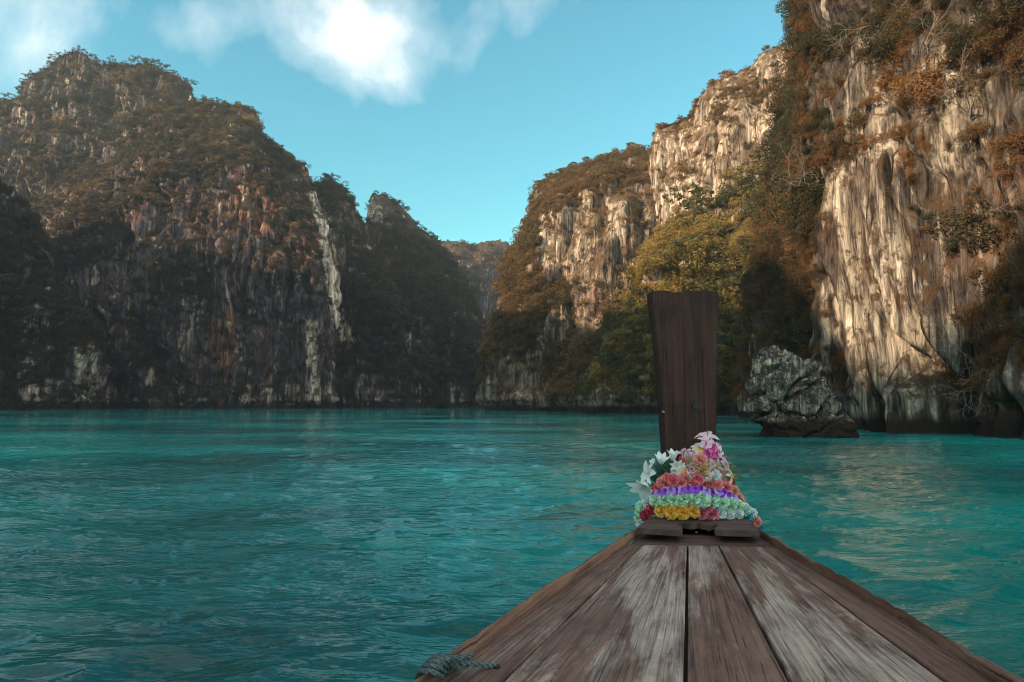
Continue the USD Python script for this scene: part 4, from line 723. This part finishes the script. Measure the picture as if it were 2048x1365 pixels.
sp = thing("white_lily_spray", "spray of large white lilies with dark leaves at the post's left side", "flower spray")
WL = [(.66, .74, .62), (.84, .87, .85), (.86, .88, .88)]
for n_, (px, py, rp, dx, dy, dz, op, cu) in enumerate([(1298, 948, 25, -1.0, -.3, .35, .75, .9), (1294, 966, 36, -.75, -.5, -.75, .45, .7), (1322, 929, 24, .1, -.4, 1.0, .45, .3), (1308, 925, 9, -.6, -.4, .6, .5, .3), (1346, 922, 22, .0, -.3, 1.0, .35, .2), (1302, 985, 22, -.2, -.4, -1.0, .5, .5), (1352, 930, 14, .1, -.8, -.3, .7, .7)]):
    flower(sp, "lily", lily(gpos(px, py, .02), rp * PX * 1.1, (dx, dy, dz), WL, 90 + n_, openness=op, curl=cu, wd=.26, core=(.6, .6, .4)))
for k, (px, py, dx, dz, ln, wd) in enumerate([(1338, 957, .05, 1, 46, 9), (1330, 958, -.35, 1, 42, 9), (1326, 960, -1, .35, 34, 10), (1322, 962, -1, .7, 36, 8), (1334, 955, -.9, .9, 40, 7), (1318, 975, -.8, -.5, 26, 8)]):
    flower(sp, "leaf", petal(gpos(px, py, .05), (dx, -.25, dz), (.1, -1, .1), ln * PX, wd * PX, .5, [(.02, .05, .03), (.03, .10, .07), (.08, .19, .14)]))
for a_, b_ in (((1340, 960), (1300, 950)), ((1338, 965), (1300, 970)), ((1340, 962), (1324, 936)), ((1345, 960), (1347, 928))):
    obj("stem", tube([gpos(*a_, .06), gpos((a_[0] + b_[0]) / 2, (a_[1] + b_[1]) / 2 - 3, .04), gpos(*b_, .025)], 0.004, 6), plain(f"lily_stem_{b_[0]}_{b_[1]}", (.06, .10, .05)), sp)

# ------------------------------------------------------------------ the frayed rope on the left rail
ROPE = plain("blue_grey_rope", (0.045, 0.06, 0.065), 0.9, 0.1, (0.12, 0.145, 0.15), 160.0, 0.002)
rp = thing("rope", "frayed blue grey rope tied round the left rail", "rope")
def dk(px, py, dz): return deck(px, py, dz)
def strands(ctrl, R, twist=90.0, n=60, k=3):
    c = np.array(ctrl, float); s_ = np.concatenate([[0], np.cumsum(np.linalg.norm(np.diff(c, axis=0), axis=1))]); S = np.linspace(0, s_[-1], n); c = PchipInterpolator(s_, c)(S)
    T = np.gradient(c, axis=0); T /= np.linalg.norm(T, axis=1, keepdims=True); a = np.cross(T, [0.2, 0.1, 0.97]); a /= np.linalg.norm(a, axis=1, keepdims=True); b = np.cross(T, a); out = []
    for q in range(k):
        ph = 2 * math.pi * q / k + twist * S; out.append(tube(c + R * .55 * (np.cos(ph)[:, None] * a + np.sin(ph)[:, None] * b), R * .56, 7))
    V = np.vstack([o[0] for o in out]); off = np.cumsum([0] + [len(o[0]) for o in out]); return V, np.vstack([o[1] + off[i] for i, o in enumerate(out)])
obj("rope_tail", strands([dk(858, 1330, .055), dk(880, 1322, .05), dk(905, 1324, .042), dk(935, 1327, .03), dk(968, 1331, .012), dk(990, 1333, .0)], .0062), ROPE, rp)
for k, (x0, y0) in enumerate(((843, 1348), (850, 1338), (858, 1330), (866, 1324), (874, 1319))):
    o_ = dk(x0 - 6, y0 + 2, .0); pts = [o_ + [-.008, 0, -.03], dk(x0 - 4, y0 - 3, .03), dk(x0 + 8, y0 - 6, .066), dk(x0 + 30, y0 + 0, .05), dk(x0 + 42, y0 + 6, .012)]
    obj("rope_turn", strands(pts, .0058, n=40), ROPE, rp)
for pts in ([dk(872, 1320, .066), dk(895, 1318, .06), dk(922, 1313, .05), dk(948, 1310, .045)], [dk(885, 1321, .06), dk(915, 1319, .045), dk(944, 1316, .035)], [dk(866, 1326, .066), dk(885, 1327, .05), dk(912, 1333, .03), dk(936, 1335, .018)], [dk(880, 1318, .066), dk(900, 1316, .06), dk(930, 1318, .05)]):
    obj("loose_end", strands(pts, .0046, n=40), ROPE, rp)
r_ = np.random.default_rng(5)
for k in range(14):
    a = (r_.uniform(870, 915), r_.uniform(1318, 1332)); b = (a[0] + r_.uniform(-14, 18), a[1] + r_.uniform(6, 24)); m_ = ((a[0] + b[0]) / 2 + r_.uniform(-5, 5), (a[1] + b[1]) / 2)
    obj("fibre", tube([dk(*a, .055), dk(*m_, .04), dk(*b, .012)], .0011, 5), ROPE, rp)
hole = dk(992, 1333, .0016); m = trimesh.creation.cylinder(radius=.011, height=.002, sections=24); m.apply_translation(hole); obj("hole", m, plain("hole_dark", (0.008, 0.006, 0.006)), boat)

# ------------------------------------------------------------------ trees and bushes one can tell apart
def branchy(seed, H, spread, mat, leaf=0.06, nleaf=1700, name="tree", loc=(0, 0, 0), label="", group=None, lean=(0, 0)):
    r = np.random.default_rng(seed); x = UsdGeom.Xform.Define(stage, numbered("/World/" + name)); x.AddTranslateOp().Set(Gf.Vec3d(*map(float, loc))); x.AddRotateZOp().Set(0.0); x.AddScaleOp().Set(Gf.Vec3f(1, 1, 1))
    t = tag(x, label, "tree", group); pts = [np.array([0, 0, -0.8]), np.array([0.05, 0, H * .25]), np.array([lean[0] * .5 + r.normal(0, .1), lean[1] * .5, H * .55]), np.array([lean[0], lean[1], H * .8])]
    obj("trunk", tube(pts, 0.05 * H ** .7, 7, taper=.4), BARK, t)
    tips = []; br = []
    for k in range(6):
        b0 = pts[1] + (pts[3] - pts[1]) * r.uniform(.2, 1); az = r.uniform(0, 6.28); e = b0 + spread * r.uniform(.5, 1) * np.array([math.cos(az), math.sin(az), r.uniform(.2, .7)])
        br.append(tube([b0, (b0 + e) / 2 + [0, 0, .1 * spread], e], 0.02 * H ** .7, 5, taper=.4)); tips.append(e)
    tips.append(pts[3] + [0, 0, .2 * H]); V = np.vstack([o[0] for o in br]); off = np.cumsum([0] + [len(o[0]) for o in br]); obj("limbs", (V, np.vstack([o[1] + off[i] for i, o in enumerate(br)])), BARK, t)
    parts = []
    for k, e in enumerate(tips):
        v, f = crown(nleaf // len(tips), leaf / .5, seed * 10 + k, 4, .65); parts.append((v * spread * r.uniform(.42, .68) + e, f))
    V = np.vstack([o[0] for o in parts]); off = np.cumsum([0] + [len(o[0]) for o in parts]); obj("crown", (V, np.vstack([o[1] + off[i] for i, o in enumerate(parts)])), mat, t)
    return t
def copy_of(root, loc, rz, sc, label=None, group=None):
    x = UsdGeom.Xform.Define(stage, numbered("/World/" + root.GetName())); p = x.GetPrim(); p.GetReferences().AddInternalReference(root.GetPath())
    p.GetAttribute("xformOp:translate").Set(Gf.Vec3d(*map(float, loc))); p.GetAttribute("xformOp:rotateZ").Set(float(rz)); p.GetAttribute("xformOp:scale").Set(Gf.Vec3f(*map(float, sc)))
    w_ = root.GetCustomData(); tag(p, label or w_.get("label"), w_.get("category"), group or w_.get("group")); p.SetInstanceable(True); return p
def crest_at(cl, px):
    c = CLIFFS[cl]["crest"]; a, _ = project(c); k = int(np.argmin(np.abs(a - px))); return c[k]
def line_trees(name, cl, pxs, H, mat, label, group, seed, sink=0.9):
    r = np.random.default_rng(seed); first = None
    for k, px in enumerate(pxs):
        c = crest_at(cl, px) - [0, 0, sink]; s_ = r.uniform(.6, 1.25)
        if first is None: first = branchy(seed, H, H * .62, mat, name=name, loc=c, label=label, group=group)
        else: copy_of(first, c, r.uniform(0, 360), (s_ * r.uniform(.9, 1.3), s_ * r.uniform(.9, 1.3), s_))
line_trees("crest_tree", "left_peak", [6, 18, 44, 58, 70, 86, 98, 110, 120, 134, 150, 166, 182, 204, 226, 250, 264, 276, 290, 300, 312, 328, 344, 352, 370, 382], 2.5, LEAF_DARK, "small dark windswept tree on the crest of the highest left peak", "trees along the left peak's crest", 61)
line_trees("shoulder_tree", "left_mountain", [404, 416, 424, 436, 446, 456, 476, 500, 516, 546, 562, 578, 596, 610, 624], 2.1, LEAF_DARK, "small dark tree on the left mountain's lower shoulder against the sky", "trees along the left shoulder", 62)
line_trees("knob_tree", "left_spur", [634, 641, 649, 657, 666, 676, 688, 702], 3.2, LEAF_DARK, "dark bushy tree on the knob right of the pale streak", "trees on the knob", 63)
line_trees("spire_tree", "middle_mountain", [728, 738, 752, 768, 780, 800, 812, 834, 850, 862, 880], 2.6, LEAF_DARK, "tiny dark tree on the fluted spire's skyline", "trees on the spire", 64)
line_trees("ridge_tree", "right_ridge", [1028, 1040, 1052, 1064, 1078, 1090, 1104, 1118, 1130, 1146, 1160, 1176, 1192, 1206, 1222, 1240, 1254, 1268, 1280], 2.0, LEAF_OCHRE, "ochre tree on the skyline of the ridge right of the valley gap", "trees along the right ridge", 65)
line_trees("wall_tree", "right_wall", [1300, 1318, 1330, 1352, 1362, 1372, 1380, 1392, 1408, 1424, 1446, 1464, 1480, 1500, 1514, 1530, 1548, 1570, 1590, 1606], 1.2, LEAF_OCHRE, "stunted tree on the skyline of the tall sunlit wall", "trees along the sunlit wall", 66)
line_trees("slope_tree", "right_slope", [1275, 1352, 1402, 1475, 1510, 1535], 3.0, LEAF_GOLD, "leafy golden green tree along the top of the bushy slope", "trees on the bushy slope's top", 67)
branchy(71, 3.4, 1.5, LEAF_GOLD, name="spur_tree", loc=crest_at("right_spur", 1243) - [0, 0, .6], label="sunlit golden tree on top of the dark wooded spur left of the post")
YELLOW = leaf_material("yellow_leaves", [(0, (.42, .27, .02)), (1, (.5, .36, .04))])
branchy(72, 1.5, 0.8, YELLOW, name="yellow_shrub", loc=at_y(1556, 214, 95.0), label="bright yellow shrub at the edge of the near right cliff")
# the tree leaning out over the sky at the top of the near cliff
def leaning_tree():
    Yt = 64.0; q = lambda a, b, d=0: at_y(a, b, Yt + d); t = thing("leaning_tree", "feathery tree leaning out against the sky atop the near right cliff", "tree"); r = np.random.default_rng(88)
    obj("trunk", tube([q(1668, 75, 1), q(1652, 48), q(1640, 28), q(1632, 8), q(1626, -16)], .10, 8, taper=.5), BARK, t)
    L_ = [[(1640, 30), (1626, 18), (1618, 4)], [(1634, 12), (1648, -4), (1655, -14)], [(1645, 36), (1632, 46), (1624, 50)], [(1652, 48), (1640, 60), (1632, 70)], [(1632, 8), (1616, 10), (1605, 22)], [(1640, 30), (1652, 18), (1662, 8)]]
    br = [tube([q(*p, r.normal(0, .3)) for p in l], .035, 6, taper=.4) for l in L_]; V = np.vstack([o[0] for o in br]); off = np.cumsum([0] + [len(o[0]) for o in br]); obj("limbs", (V, np.vstack([o[1] + off[i] for i, o in enumerate(br)])), BARK, t)
    parts = []
    for (a, b, s_) in ((1612, 8, 14), (1602, 20, 12), (1606, 30, 8), (1618, -4, 14), (1626, 46, 7), (1640, 22, 9), (1632, 64, 13), (1622, 72, 11), (1642, 74, 12), (1650, 58, 10), (1646, -10, 14), (1658, 4, 12), (1664, 26, 12), (1660, 44, 12), (1634, -20, 14)):
        v, f = (drape if r.uniform() < .4 else crown)(260, .07, r.integers(1e6)) if False else crown(260, .085, int(r.integers(1e6)), 6, .7); parts.append((v * s_ * Yt / F * 1.1 + q(a, b, r.normal(0, .5)), f))
    V = np.vstack([o[0] for o in parts]); off = np.cumsum([0] + [len(o[0]) for o in parts]); obj("crown", (V, np.vstack([o[1] + off[i] for i, o in enumerate(parts)])), LEAF_RUST, t)
leaning_tree()
def bare_shrub(px, py, size, seed, label):
    """leafless twigs forking out of the rock"""
    P = CLIFFS["near_cliff"]["P"].reshape(-1, 3); a, b = project(P); near = np.where((np.abs(a - px) < 8) & (np.abs(b - py) < 8))[0]
    if not len(near): return
    p0 = P[near[np.argmin(np.linalg.norm(P[near] - CAM, axis=1))]]; r = np.random.default_rng(seed); out = (CAM - p0) * [1, 1, 0]; out /= np.linalg.norm(out); V, Fc, n = [], [], 0
    def grow(p, d, ln, rad, depth):
        nonlocal n
        q = [p]; dd = d.copy()
        for k in range(4): dd = dd + r.normal(0, .16, 3) + [0, 0, -.03]; dd /= np.linalg.norm(dd); q.append(q[-1] + dd * ln / 4)
        v, f = tube(q, rad, 5, taper=.55); V.append(v); Fc.append(f + n); n += len(v)
        if depth:
            for k in range(3 if depth > 1 else 4): e = dd + r.normal(0, .55, 3); grow(q[int(r.integers(2, 5))], e / np.linalg.norm(e), ln * r.uniform(.5, .8), rad * .55, depth - 1)
    for k in range(3): d = out * .7 + r.normal(0, .5, 3) + [0, 0, .3]; grow(out * .25, d / np.linalg.norm(d), size * r.uniform(.6, 1), .034, 3)
    t = thing("bare_shrub", label, "shrub", p0, group="leafless shrubs on the near cliff"); obj("twigs", (np.vstack(V), np.vstack(Fc)), TWIG, t)
TWIG = plain("pale_twigs", (0.30, 0.235, 0.19), 0.9, 0.1, (0.16, 0.115, 0.09))
for k, (px, py, sz, w_) in enumerate([(1686, 150, 1.3, "below the leaning tree, beside pale rock"), (1610, 395, 1.3, "left of the flowstone's top"), (1930, 235, 1.3, "high right of the flowstone"), (1990, 420, 1.2, "midway up the right edge"), (1905, 690, 1.3, "low, just right of the flowstone"), (1960, 770, 1.1, "lowest, near the right waterline"), (1850, 90, 1.2, "at the cliff's top edge"), (1580, 640, 1.1, "just above the boulder"), (1760, 60, 1.2, "top, above the flowstone")]):
    bare_shrub(px, py, sz * 1.7, 900 + k, "leafless pale shrub on the near right cliff, " + w_)
